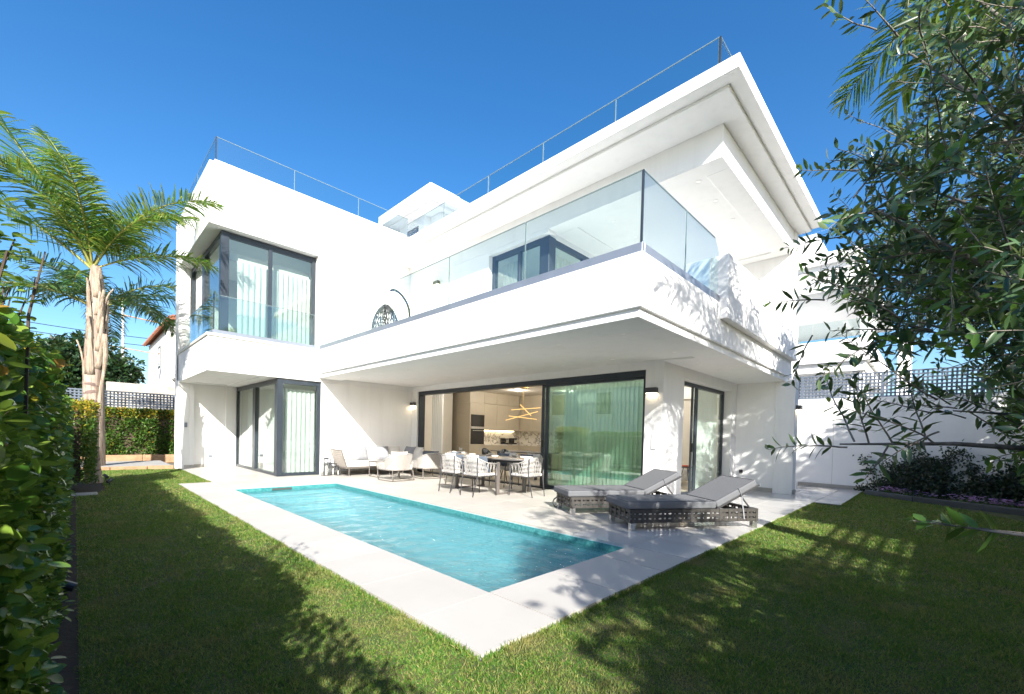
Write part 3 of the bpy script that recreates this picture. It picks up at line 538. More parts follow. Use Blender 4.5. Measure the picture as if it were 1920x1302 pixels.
for (x, y, z0, z1) in ((4.67, 2.537, 3.512, 4.362), (2.29, Yf + .09, ZT + .086, 7.992), (6.80, 2.49, 6.692, 7.292), (2.29, 12.20, 3.536, 4.362)): MB().box(x - .012, x + .012, y - .012, y + .012, z0, z1).build('corner_post', 'anthracite', V0)
# sockets, intercom, vent
wall('socket', [(2.93, 3.04, 16.17, 16.188, .30, .37)], 'ledge', bevel=.003); wall('door_station', [(2.30, 2.37, Yg - .04, Yg - .001, 1.22, 1.36)], 'ledge', bevel=.004)
wall('door_station', [(WX - .02, WX - .001, 3.70, 3.80, 1.02, 1.32)], 'stucco', bevel=.004); wall('access_cover', [(6.35, 6.60, Yf - .004, Yf - .0005, 1.42, 1.60)], 'stucco', bevel=.001)
wall('tap_box', [(11.66, 11.728, 3.40, 3.47, .42, .50)], 'black_soft', bevel=.004)
# wall lamps on the villa
def wall_lamp(loc, axis, label):
    t = thing('wall_lamp', label, 'wall lamp', loc, group='box shaped wall lamps of the villa'); m = MB(); g_ = MB()
    if axis == 'x': m.box(-.10, -.001, -.11, .11, -.05, .05); g_.box(-.085, -.016, -.095, .095, -.056, -.051)
    else: m.box(-.10, .10, -.10, -.001, -.05, .05); g_.box(-.085, .085, -.085, -.016, -.056, -.051)
    m.build('housing', 'frame_dark', t, local=True, bevel=.006); g_.build('lens', 'lamp_glow', t, local=True)
wall_lamp((WX, 3.81, 2.12), 'x', 'black box wall lamp on the corner pier beside the great sliding door'); wall_lamp((WX, 11.92, 2.14), 'x', 'black box wall lamp in the shaded corner behind the white armchairs')
wall_lamp((UX, 10.55, 5.62), 'x', 'small grey box wall lamp on the upper balcony wall above the hanging chair'); wall_lamp((11.86, 2.329, 2.03), 'y', 'black box wall lamp on the end of the fin wall near the lattice')
# ---- curtains
def curtain(label, a, b, z0, z1, mat, amp=.045, wl=.13, gather=1.0, seed=0):
    r = np.random.default_rng(seed); a = np.array(a, float); b = np.array(b, float); L = np.linalg.norm(b - a); d = (b - a) / L; nrm = np.array((-d[1], d[0])); n = int(L / .012); s = np.linspace(0, L, n); ph = np.cumsum(r.uniform(.75, 1.25, n)) * (L / n) / wl * 2 * np.pi
    V = []; zs = (z0, z0 + .35 * (z1 - z0), z1 - .25, z1)
    for k, z in enumerate(zs):
        am = amp * (1.0, .95, .8, .55)[k] * (0.8 + .4 * np.sin(s * 3.1 + seed)); off = am * np.sin(ph + .15 * np.sin(s * 5 + k)); xy = a + np.outer(s + .012 * np.sin(ph * 2 + k), d) + np.outer(off, nrm); V.append(np.concatenate([xy, np.full((n, 1), z)], 1))
    V = np.stack(V, 1).reshape(-1, 3); k = 4; F = np.array([(i * k + j, (i + 1) * k + j, (i + 1) * k + j + 1, i * k + j + 1) for i in range(n - 1) for j in range(k - 1)]); return tag(np_mesh('curtain', V, F, mat, smooth=True), label, 'curtain')
curtain('sheer green tinted curtain filling the closed half of the great sliding door', (7.98, 4.05), (7.98, 6.15), .02, 2.50, 'voile', .05, .10, seed=1)
curtain('white curtain gathered at the far jamb of the great sliding door', (7.98, 10.86), (7.98, 11.45), .02, 2.52, 'curtain', .05, .10, seed=2)
curtain('white curtain behind the narrow front pane of the ground floor corner glazing', (3.86, Yf + .32), (4.70, Yf + .32), .02, 2.32, 'curtain', .045, .12, seed=3)
curtain('shaded white curtain behind the long side panes of the ground floor corner glazing', (3.98, 12.6), (3.98, 16.0), .02, 2.40, 'curtain', .04, .11, seed=4)
curtain('white curtain behind the left half of the upper corner window', (2.85, Yf + .55), (3.52, Yf + .55), 3.45, 5.42, 'curtain', .05, .13, seed=5); curtain('white curtain behind the right half of the upper corner window', (3.56, Yf + .55), (4.6, Yf + .55), 3.45, 5.42, 'curtain', .05, .12, seed=6)
curtain('pale curtain in the upper terrace window facing the pool', (UX + .42, 7.5), (UX + .42, 8.2), 3.2, 5.66, 'curtain', .04, .11, seed=7); curtain('pale curtain in the upper terrace window around the dark corner post', (8.0, 6.72), (8.9, 6.72), 3.2, 5.64, 'curtain', .04, .11, seed=8)
curtain('white curtain behind the fixed pane of the side sliding door', (10.08, WY + .33), (11.25, WY + .33), .02, 2.40, 'curtain', .045, .11, seed=9)
# ================================================================ INSIDE THE VILLA
wall('room_shell', [(WX + .283, 12.9, WY + .302, 13.4, 2.76, 2.775), (12.6, 12.75, WY + .31, 13.4, 0, 2.758), (WX + .3, 9.5, 12.37, 12.47, 0, 2.758), (9.5, 12.6, 13.0, 13.1, 0, 2.0 + .758), (9.38, 9.52, 12.472, 13.0, 0, 2.758)], 'interior_wall', bevel=0)
wall('room_floor', [(WX + .25, 12.9, WY + .25, 13.4, -.1, .002)], 'interior_floor', bevel=0)
d = wall('inner_door', [(9.70, 9.78, 12.95, 12.999, 0, 2.36), (10.06, 10.14, 12.95, 12.999, 0, 2.36), (9.781, 10.059, 12.95, 12.999, 2.26, 2.36)], 'interior_wall'); MB().box(9.781, 10.059, 12.985, 12.998, 0, 2.259).build('opening_shade', 'black_soft', d)  # black panel added for the darkness beyond the open doorway
k = thing('kitchen_units', 'tan fitted kitchen with marble splashback seen through the open sliding door', 'kitchen', (10.9, 11.9, 0))
for i, (a, b) in enumerate(((9.684, 10.35), (10.354, 10.97), (10.974, 11.59), (11.594, 12.19))):
    if i == 0:
        MB().box(a, b, 11.6, 12.3, 0.03, .876).build('cabinet', 'kitchen_front', k, bevel=.003); MB().box(a, b, 11.6, 12.3, 1.925, 2.34).build('cabinet', 'kitchen_front', k, bevel=.003); MB().box(a, a + .04, 11.602, 12.3, .878, 1.923).build('side_panel', 'kitchen_front', k)
        MB().box(a, b, 11.62, 12.9, 2.344, 2.755).build('top_panel', 'kitchen_front', k, bevel=.003); MB().box(a, a + .03, 12.302, 12.9, 0.03, 2.34).build('side_panel', 'kitchen_front', k)
    else:
        MB().box(a, b, 11.6, 12.3, 0.03, .84).build('base_cabinet', 'kitchen_front', k, bevel=.003); MB().box(a, b, 11.6, 12.3, 1.385, 2.335).build('wall_cabinet', 'kitchen_front', k, bevel=.003); MB().box(a, b, 11.62, 12.3, 2.344, 2.755).build('top_panel', 'kitchen_front', k, bevel=.003)
for i in range(4):
    y1 = 11.598 - i * .6; MB().box(12.20, 12.595, y1 - .596, y1, 1.385, 2.755).build('wall_cabinet', 'kitchen_front', k, bevel=.003); MB().box(12.15, 12.595, y1 - .596, y1, .03, .84).build('base_cabinet', 'kitchen_front', k, bevel=.003)
MB().box(10.354, 12.595, 11.58, 12.3, .842, .874).box(12.13, 12.595, 9.2, 11.579, .842, .874).build('worktop', 'marble', k); MB().box(10.354, 12.594, 11.97, 11.99, .875, 1.384).box(12.57, 12.594, 9.2, 11.969, .875, 1.384).build('splashback', 'marble', k)
MB().box(10.36, 12.19, 11.90, 11.93, 1.372, 1.384).build('light_strip', 'strip_glow', k)
o = thing('oven', 'black built in oven and microwave in the tan kitchen', 'oven', (10.03, 11.58, .88)); MB().box(9.73, 10.345, 11.585, 11.62, .88, 1.42).build('oven_door', 'black_gloss', o, bevel=.004); MB().box(9.73, 10.345, 11.585, 11.62, 1.425, 1.50).build('control_panel', 'steel', o); MB().box(9.73, 10.345, 11.585, 11.62, 1.505, 1.92).build('microwave_door', 'black_gloss', o, bevel=.004); MB().bar((9.78, 11.56, 1.36), (10.30, 11.56, 1.36), .02, .02).build('handle', 'steel', o)
for n_, x, lab in (('coffee_machine', 11.55, 'black coffee machine on the marble worktop'), ('toaster', 12.0, 'small black toaster at the corner of the worktop')):
    q = thing(n_, lab, n_.replace('_', ' '), (x, 11.75, .875)); MB().box(-.11, .11, -.12, .12, 0, .06).box(-.11, .11, .02, .12, .061, .24).box(-.11, .11, -.12, .019, .18, .24).build('body', 'black_gloss', q, local=True, bevel=.012)
for x, y in ((8.6, 7.6), (8.6, 10.4), (10.4, 7.6), (10.6, 10.2), (11.7, 8.8), (9.2, 5.2), (11.3, 5.6)):
    o = MB().lathe([(.05, -.003), (.05, 0), (.001, 0)], (x, y, 2.757), 12).build('ceiling_spot', 'spot_glow', V0)
    ld_ = bpy.data.lights.new('ceiling_spot_light', 'POINT'); ld_.energy = 19; ld_.color = (1.0, .91, .78); ld_.shadow_soft_size = .06; lo_ = bpy.data.objects.new('ceiling_spot_light', ld_); COL.objects.link(lo_); lo_.parent = V0; lo_.location = (x - V0.location.x, y - V0.location.y, 2.70)
# pendant of brass rods and the flush lamp
q = thing('pendant_lamp', 'pendant lamp of crossed golden rods hanging over the indoor table', 'pendant lamp', (9.5, 8.95, 2.1))
for a, b in (((9.5, 9.64, 1.69), (9.5, 8.32, 1.93)), ((9.45, 8.99, 2.16), (9.55, 8.62, 1.82)), ((9.6, 9.6, 1.83), (9.4, 8.27, 1.70)), ((9.4, 9.3, 2.0), (9.6, 8.3, 2.05))): MB().bar(a, b, .016, .016).build('rod', 'brass_lit', q)
MB().tube([(9.5, 8.9, 1.86), (9.5, 8.9, 2.755)], .005, 6).build('stem', 'brass', q)
tag(MB().lathe([(.001, 0), (.14, 0), (.14, .07), (.001, .07)], (9.75, 9.1, 2.685), 20).build('ceiling_lamp', 'brass'), 'round flat brass ceiling lamp in the kitchen', 'ceiling lamp')
q = thing('indoor_dining_table', 'dark dining table inside behind the outdoor table', 'table', (9.2, 8.6, 0)); MB().box(8.75, 9.65, 7.6, 9.5, .73, .76).build('tabletop', 'tabletop', q, bevel=.006)
for x in (8.9, 9.5):
    for y in (7.8, 9.3): MB().box(x - .03, x + .03, y - .03, y + .03, .003, .729).build('leg', 'frame_dark', q)
def black_chair(loc, rz, label):
    t = thing('indoor_chair', label, 'chair', loc, rz, 'black chairs at the indoor table'); m = MB(); n = 14; rows = []
    for j, (z, s) in enumerate(((.44, .22), (.55, .25), (.70, .27), (.84, .26))):
        for i in range(n): a = R(-200 + 220 * i / (n - 1)); m.v.append((math.cos(a) * s, math.sin(a) * s - .02 * j, z - (.0 if j < 2 else .10 * abs(math.cos(a)) ** 2 * (j - 1))))
    for j in range(3):
        for i in range(n - 1): m.f.append((j*n + i, j*n + i + 1, (j+1)*n + i + 1, (j+1)*n + i))
    o = m.build('backrest', 'black_soft', t, local=True, smooth=True); so_ = o.modifiers.new('th', 'SOLIDIFY'); so_.thickness = .03; MB().lathe([(.001, .40), (.20, .40), (.24, .44), (.22, .47), (.001, .475)], (0, 0, 0), 16).build('seat', 'black_soft', t, local=True, smooth=True)
    for x, y in ((-.18, -.18), (.18, -.18), (-.18, .18), (.18, .18)): MB().tube([(x * .8, y * .8, .41), (x * 1.15, y * 1.15, .003)], .012, 6).build('leg', 'frame_dark', t, local=True)
black_chair((8.5, 9.15, 0), R(-90), 'black padded chair at the indoor table nearest the oven'); black_chair((8.5, 8.35, 0), R(-90), 'black padded chair at the indoor table beside the door frame')
# bedroom corner behind the side door
q = thing('indoor_armchair', 'cream upholstered armchair inside the side sliding door', 'armchair', (11.5, 5.2, 0)); MB().box(11.05, 12.0, 4.85, 5.7, .08, .40).build('seat', 'cushion_white', q, bevel=.06, seg=3); MB().box(11.05, 12.0, 5.45, 5.72, .402, .80).build('backrest', 'cushion_white', q, bevel=.08, seg=3); MB().box(10.93, 11.10, 4.85, 5.7, .08, .58).build('armrest', 'cushion_white', q, bevel=.05, seg=3)
q = thing('indoor_side_table', 'thin legged side table with a red book inside the side door', 'side table', (10.75, 4.42, 0)); MB().lathe([(.001, .52), (.22, .52), (.22, .54), (.001, .54)], (10.75, 4.42, 0), 20).build('tabletop', 'frame_dark', q)
for a in (0, 2.1, 4.2): MB().tube([(10.75 + .06 * math.cos(a), 4.42 + .06 * math.sin(a), .52), (10.75 + .19 * math.cos(a), 4.42 + .19 * math.sin(a), .003)], .008, 6).build('leg', 'frame_dark', q)
tag(MB().box(10.66, 10.84, 4.35, 4.49, .541, .575).build('book', 'book_red'), 'red book lying on the indoor side table', 'book')
# ================================================================ OUTDOOR FURNITURE
def strip(m, a, b, w_, th, side):
    a = Vector(a); b = Vector(b); d = (b - a); s = Vector(side).normalized(); nrm = d.cross(s).normalized(); n = len(m.v)
    for p_ in (a, b):
        for sx, sy in ((-1, -1), (1, -1), (1, 1), (-1, 1)): m.v.append(tuple(p_ + s * sx * w_ / 2 + nrm * sy * th / 2))
    m.f += [(n, n+1, n+5, n+4), (n+1, n+2, n+6, n+5), (n+2, n+3, n+7, n+6), (n+3, n, n+4, n+7), (n, n+3, n+2, n+1), (n+4, n+5, n+6, n+7)]
def pillow(name, c, axis_u, axis_v, wu, wv, th, mat, parent):
    u = Vector(axis_u).normalized(); v = Vector(axis_v).normalized(); n_ = u.cross(v).normalized(); c = Vector(c); m = MB(); k = 9
    for sgn in (1, -1):
        for i in range(k):
            for j in range(k):
                a = -1 + 2 * i / (k - 1); b = -1 + 2 * j / (k - 1); h = th / 2 * max(0, (1 - a**4) * (1 - b**4)) ** .5; pin = 1 - .07 * (1 - a * a) * (abs(b) ** 3) - 0 * a; pin2 = 1 - .07 * (1 - b * b) * (abs(a) ** 3)
                m.v.append(tuple(c + u * a * wu / 2 * pin2 + v * b * wv / 2 * pin + n_ * sgn * h))
    for s in range(2):
        o_ = s * k * k
        for i in range(k - 1):
            for j in range(k - 1):
                q_ = (o_ + i*k + j, o_ + (i+1)*k + j, o_ + (i+1)*k + j + 1, o_ + i*k + j + 1); m.f.append(q_ if s == 0 else q_[::-1])
    return m.build(name, mat, parent, local=True, smooth=True)
def ushape(w_, d_, n, sq=2.6):
    """open U seen from above, back at -y: superellipse half"""
    out = []
    for i in range(n):
        a = math.pi + math.pi * i / (n - 1); cx_, sy_ = math.cos(a), math.sin(a); out.append((w_ / 2 * math.copysign(abs(cx_) ** (2 / sq), cx_), d_ * math.copysign(abs(sy_) ** (2 / sq), sy_)))
    return out
# rope lounge armchair
def rope_armchair(loc, rz, label, back):
    t = thing('rope_armchair', label, 'armchair', loc, rz, 'white rope armchairs'); n = 40
    top = ushape(.74, .40, n); bot = ushape(.66, .36, n); m = MB(); up = []; lo = []
    for i, ((x, y), (bx, by)) in enumerate(zip(top, bot)):
        f_ = max(0, -y / .40); zt = .52 + .17 * f_ ** 1.3; up.append(Vector((x, y + .03, zt))); lo.append(Vector((bx, by + .06, .27)))
    for i in range(n - 1):
        sd_ = up[i + 1] - up[i] if i < n - 1 else up[i] - up[i - 1]; off = random.uniform(-.004, .004); sh = lo[i + 1] - lo[i]
        strip(m, lo[i] + sh * (.5 + off * 10), up[i] + sd_ * .5, .0155 + random.uniform(-.003, .003), .006, sd_)
    # arms: straight runs to the front
    for s in (-1, 1):
        for j in range(9): y = .05 + .034 * j; strip(m, (s * .33, y + .03, .27), (s * .37, y, .515 - .004 * j), .014, .005, (0, 1, 0))
    w = m.build('rope_weave', 'rope_white', t, local=True); tag(w, kind='stuff')
    ln_ = MB()
    for i in range(n):
        for p_, zz_ in ((lo[i], .285), (up[i], None)): ln_.v.append((p_.x * .93, p_.y * .93 + .012, zz_ if zz_ else p_.z - .03))
    ln_.f = [(2*i, 2*i + 2, 2*i + 3, 2*i + 1) for i in range(n - 1)]; ln_.build('gap_shade_panel', 'rope_taupe', t, local=True, smooth=True)  # added panel behind the ropes, darkens the gaps between strands
    fr = [(s, .36, .48) for s in (-.37,)] + [tuple(p_ + Vector((0, 0, .008))) for p_ in up] + [(.37, .36, .48)]
    MB().tube([(-.37, .36, .48)] + [tuple(p_) for p_ in up] + [(.37, .36, .48)], .011, 7).build('top_rail', 'rope_white', t, local=True, smooth=True)
    MB().tube([(-.33, .36, .27)] + [tuple(p_) for p_ in lo] + [(.33, .36, .27)], .012, 7).build('seat_rail', 'frame_taupe', t, local=True, smooth=True)
    for s in (-1, 1): MB().tube([(s * .30, -.26, .27), (s * .32, -.31, .015), (s * .32, -.28, .010), (s * .32, .28, .010), (s * .32, .33, .015), (s * .33, .35, .27), (s * .37, .36, .48)], .013, 7).build('sled_leg', 'frame_taupe', t, local=True, smooth=True)
    MB().tube([(-.32, -.30, .012), (.32, -.30, .012)], .012, 7).build('stretcher', 'frame_taupe', t, local=True)
    MB().box(-.31, .31, -.26, .36, .27, .40).build('seat_cushion', 'cushion_white', t, local=True, bevel=.04, seg=3)
    pillow('back_cushion', (0, -.08, .57), (1, 0, 0), (0, -.25, 1), .50, .34, .15, back, t); return t
rope_armchair((5.76, 9.76, 0), R(4), 'white rope armchair nearest the pool with a white back cushion', 'cushion_white'); rope_armchair((6.78, 9.84, 0), R(-6), 'white rope armchair with a slate cushion beside the great sliding door', 'cushion_blue')
# sofas
def sofa(loc, rz, label, length, end_back, pillows):
    t = thing('sofa', label, 'sofa', loc, rz, 'low lounge sofas by the house wall'); L = length; m = MB()
    MB().box(0, L, -.36, .36, .20, .235).build('seat_frame', 'frame_taupe', t, local=True, bevel=.006); MB().box(.03, L - .01, -.345, .34, .236, .40).build('seat_cushion', 'cushion_white', t, local=True, bevel=.035, seg=3)
    for x in (.10, L - .10): MB().tube([(x, -.33, .20), (x, -.33, .012), (x, .33, .012), (x, .33, .20)], .014, 7).build('sled_leg', 'frame_taupe', t, local=True)
    mk = MB(); w0 = Vector((0, .34, 0))
    if end_back:
        for i in range(22):
            for s in (-1, 1): y0 = -.34 + .68 * i / 21; y1 = min(.34, max(-.34, y0 + s * .14)); strip(mk, (.03, y0, .235), (-.13, y1, .70), .016, .005, (0, 1, 0))
        tag(mk.build('rope_weave', 'rope_taupe', t, local=True), kind='stuff'); MB().tube([(.03, -.35, .22), (-.13, -.35, .71), (-.13, .35, .71), (.03, .35, .22)], .014, 7).build('end_frame', 'frame_taupe', t, local=True)
    else:
        for i in range(int(L / .035)): strip(mk, (.03 + i * .035, .34, .235), (.03 + i * .035, .40, .66), .015, .005, (1, 0, 0))
        tag(mk.build('rope_weave', 'rope_taupe', t, local=True), kind='stuff'); MB().tube([(.0, .34, .22), (0, .41, .67), (L, .41, .67), (L, .34, .22)], .014, 7).build('back_frame', 'frame_taupe', t, local=True)
    if end_back: MB().box(.10, L - .02, .16, .34, .401, .70).build('back_cushion', 'cushion_white', t, local=True, bevel=.06, seg=3)
    for x, y, ry, mt in pillows: pillow('scatter_cushion', (x, y, .60), (math.cos(ry), math.sin(ry), 0), (-.30 * math.sin(ry) * 0, .34, 1), .44, .42, .17, mt, t)
    return t
sofa((5.12, 11.62, 0), 0, 'low sofa with woven end and two grey scatter cushions against the white wing wall', 1.85, True, [(.62, .06, .12, 'cushion_grey'), (1.28, .08, -.18, 'cushion_grey'), (1.68, .1, -.2, 'cushion_white')]); sofa((7.12, 11.9, 0), R(-90), 'low corner sofa with dark woven back beside the door jamb', 1.3, False, [(.35, .12, .2, 'cushion_grey'), (.85, .12, -.1, 'cushion_white')])
q = thing('coffee_table', 'low taupe metal coffee table between the sofa and the rope armchairs', 'coffee table', (5.98, 10.80, 0)); MB().box(-.33, .33, -.25, .25, .395, .425).build('tabletop', 'frame_taupe', q, local=True, bevel=.004)
for x in (-.31, .31): MB().tube([(x, -.23, .395), (x, -.23, .010), (x, .23, .010), (x, .23, .395)], .013, 6).build('sled_leg', 'frame_taupe', q, local=True)
# lanterns
def lantern(x, y, w_, h, label):
    t = thing('lantern', label, 'lantern', (x, y, 0), .05, 'lanterns beside the corner glazing'); a = w_ / 2
    for sx in (-1, 1):
        for sy in (-1, 1): MB().box(sx * a - .007, sx * a + .007, sy * a - .007, sy * a + .007, .012, h * .84).build('post', 'frame_dark', t, local=True)
    MB().box(-a - .012, a + .012, -a - .012, a + .012, 0, .014).build('base', 'frame_dark', t, local=True); MB().box(-a - .014, a + .014, -a - .014, a + .014, h * .84, h * .87).box(-a * .5, a * .5, -a * .5, a * .5, h * .87, h * .91).build('cap', 'frame_dark', t, local=True)
    MB().tube([(-a * .5, 0, h * .90), (-a * .5, 0, h), (a * .5, 0, h), (a * .5, 0, h * .90)], .008, 6).build('handle', 'frame_dark', t, local=True)
    for q_ in ((-a, a, -a - .002, -a + .001), (-a, a, a - .001, a + .002)): MB().box(q_[0], q_[1], q_[2], q_[3], .014, h * .84).build('pane', 'clear_glass', t, local=True)
    for q_ in ((-a - .002, -a + .001), (a - .001, a + .002)): MB().box(q_[0], q_[1], -a, a, .014, h * .84).build('pane', 'clear_glass', t, local=True)
    MB().lathe([(.001, .015), (w_ * .24, .015), (w_ * .24, h * .5), (.001, h * .5)], (0, 0, 0), 14).build('candle', 'candle', t, local=True)
lantern(4.80, 11.78, .17, .53, 'tallest dark metal lantern with glass panes by the corner glazing'); lantern(5.01, 11.84, .13, .37, 'middle sized dark lantern between the tall and the small one'); lantern(5.09, 11.70, .10, .27, 'smallest dark lantern next to the woven sofa end')
# ---- dining set
q = thing('dining_table', 'oval dark outdoor dining table laid with plates and glasses', 'table', (6.43, 6.95, 0))
pts = []
for i in range(56): a = 2 * math.pi * i / 56; cx_, sy_ = math.cos(a), math.sin(a); pts.append((.48 * math.copysign(abs(cx_) ** .62, cx_), 1.22 * math.copysign(abs(sy_) ** .72, sy_)))
MB().prism(pts, .712, .738).build('tabletop', 'tabletop', q, local=True, bevel=.005); MB().prism([(x * .82, y * .84) for x, y in pts], .665, .711).build('apron', 'frame_dark', q, local=True)
for y in (-.65, .68):
    for x in (-.40, .38): MB().box(x - .035, x + .035, y - .02, y + .02, .03, .664).build('leg', 'frame_taupe', q, local=True, bevel=.004)
    MB().box(-.435, .415, y - .03, y + .03, .0, .029).build('foot_bar', 'frame_taupe', q, local=True, bevel=.004)
def dining_chair(loc, rz, label, pil):
    t = thing('dining_chair', label, 'dining chair', loc, rz, 'white woven rope dining chairs'); n = 25; top = ushape(.56, .27, n, 2.9); bot = ushape(.50, .245, n, 2.9); m = MB(); up = []; lo = []
    for (x, y), (bx, by) in zip(top, bot): f_ = max(0, -y / .27); up.append(Vector((x, y, .66 + .115 * f_ ** 1.2))); lo.append(Vector((bx, by + .02, .40)))
    for i in range(n):
        for s in (-2, 2):
            j = i + s
            if 0 <= j < n: sd_ = up[min(i + 1, n - 1)] - up[max(i - 1, 0)]; o_ = Vector((0, -.002 * s / 2, 0)); strip(m, lo[j] + o_, up[i] + o_, .0125, .0045, sd_)
    for s in (-1, 1):
        for j in range(6): y = .02 + .042 * j; strip(m, (s * .25, y + .035 * (1 if j % 2 else -1), .40), (s * .28, y, .655), .0125, .0045, (0, 1, 0))
    tag(m.build('rope_weave', 'rope_white', t, local=True), kind='stuff')
    MB().tube([(-.28, .24, .64)] + [tuple(p_) for p_ in up] + [(.28, .24, .64)], .0115, 7).build('top_rail', 'rope_white', t, local=True, smooth=True); MB().tube([(-.25, .24, .40)] + [tuple(p_) for p_ in lo] + [(.25, .24, .40)], .012, 7).build('seat_rail', 'frame_dark', t, local=True, smooth=True)
    for s in (-1, 1):
        MB().tube([(s * .235, -.235, .765), (s * .225, -.22, .40), (s * .19, -.30, .003)], [.011, .013, .009], 7).build('leg', 'frame_dark', t, local=True, smooth=True); MB().tube([(s * .28, .24, .64), (s * .25, .235, .40), (s * .25, .26, .003)], [.011, .013, .009], 7).build('leg', 'frame_dark', t, local=True, smooth=True)
    MB().box(-.235, .235, -.20, .24, .40, .455).build('seat_cushion', 'cushion_white', t, local=True, bevel=.02, seg=3)
    pillow('back_cushion', (-.05, -.09, .645), (1, 0, 0), (0, -.25, 1), .38, .34, .11, 'cushion_white', t); pillow('scatter_cushion', (.09, .0, .63), (1, .15, 0), (0, -.3, 1), .36, .34, .11, pil, t); return t
for loc, rz, lab in (((5.66, 7.20, 0), -90, 'woven rope dining chair on the pool side of the table, nearer the armchairs'), ((5.66, 6.48, 0), -90, 'woven rope dining chair on the pool side of the table, nearer the loungers'), ((6.43, 5.86, 0), 2, 'woven rope dining chair at the near end of the table'),
                     ((7.20, 6.55, 0), 90, 'woven rope dining chair on the house side, in front of the door mullion'), ((7.20, 7.30, 0), 90, 'woven rope dining chair on the house side, before the indoor black chairs'), ((6.45, 8.05, 0), 180, 'woven rope dining chair at the far end of the table')):
    dining_chair(loc, R(rz), lab, 'cushion_blue')
spots = [(6.10, 6.48, 'near pool side'), (6.10, 7.20, 'far pool side'), (6.43, 5.98, 'near end'), (6.76, 6.55, 'near house side'), (6.76, 7.30, 'far house side'), (6.45, 7.92, 'far end')]
for x, y, w in spots:
    tag(MB().lathe([(.001, 0), (.165, 0), (.165, .004), (.001, .004)], (0, 0, 0), 20).build('place_mat', 'placemat'), 'round woven place mat at the %s of the dining table' % w, 'place mat', 'place mats').location = (x, y, .7385)
    tag(MB().lathe([(.001, 0), (.07, 0), (.135, .014), (.137, .018), (.07, .007), (.001, .007)], (0, 0, 0), 20).build('dinner_plate', 'ceramic', smooth=True), 'cream dinner plate at the %s of the dining table' % w, 'plate', 'dinner plates').location = (x, y, .7435)
    tag(MB().lathe([(.001, .01), (.05, .01), (.082, .045), (.078, .045), (.046, .018), (.001, .018)], (0, 0, 0), 18).build('bowl', 'ceramic', smooth=True), 'cream bowl on the plate at the %s of the dining table' % w, 'bowl', 'bowls on the plates').location = (x, y, .748)
for (x, y, w) in ((6.28, 6.28, 'near pool side'), (6.30, 7.00, 'far pool side'), (6.62, 6.02, 'near end'), (6.58, 6.78, 'near house side'), (6.60, 7.52, 'far house side'), (6.26, 7.80, 'far end')):
    tag(MB().lathe([(.001, 0), (.034, .001), (.034, .004), (.006, .008), (.0055, .075), (.018, .085), (.040, .115), (.042, .165), (.0405, .165), (.038, .116), (.016, .09), (.001, .088)], (0, 0, 0), 16).build('wine_glass', 'clear_glass', smooth=True), 'stemmed wine glass at the %s of the dining table' % w, 'wine glass', 'wine glasses').location = (x, y, .739)
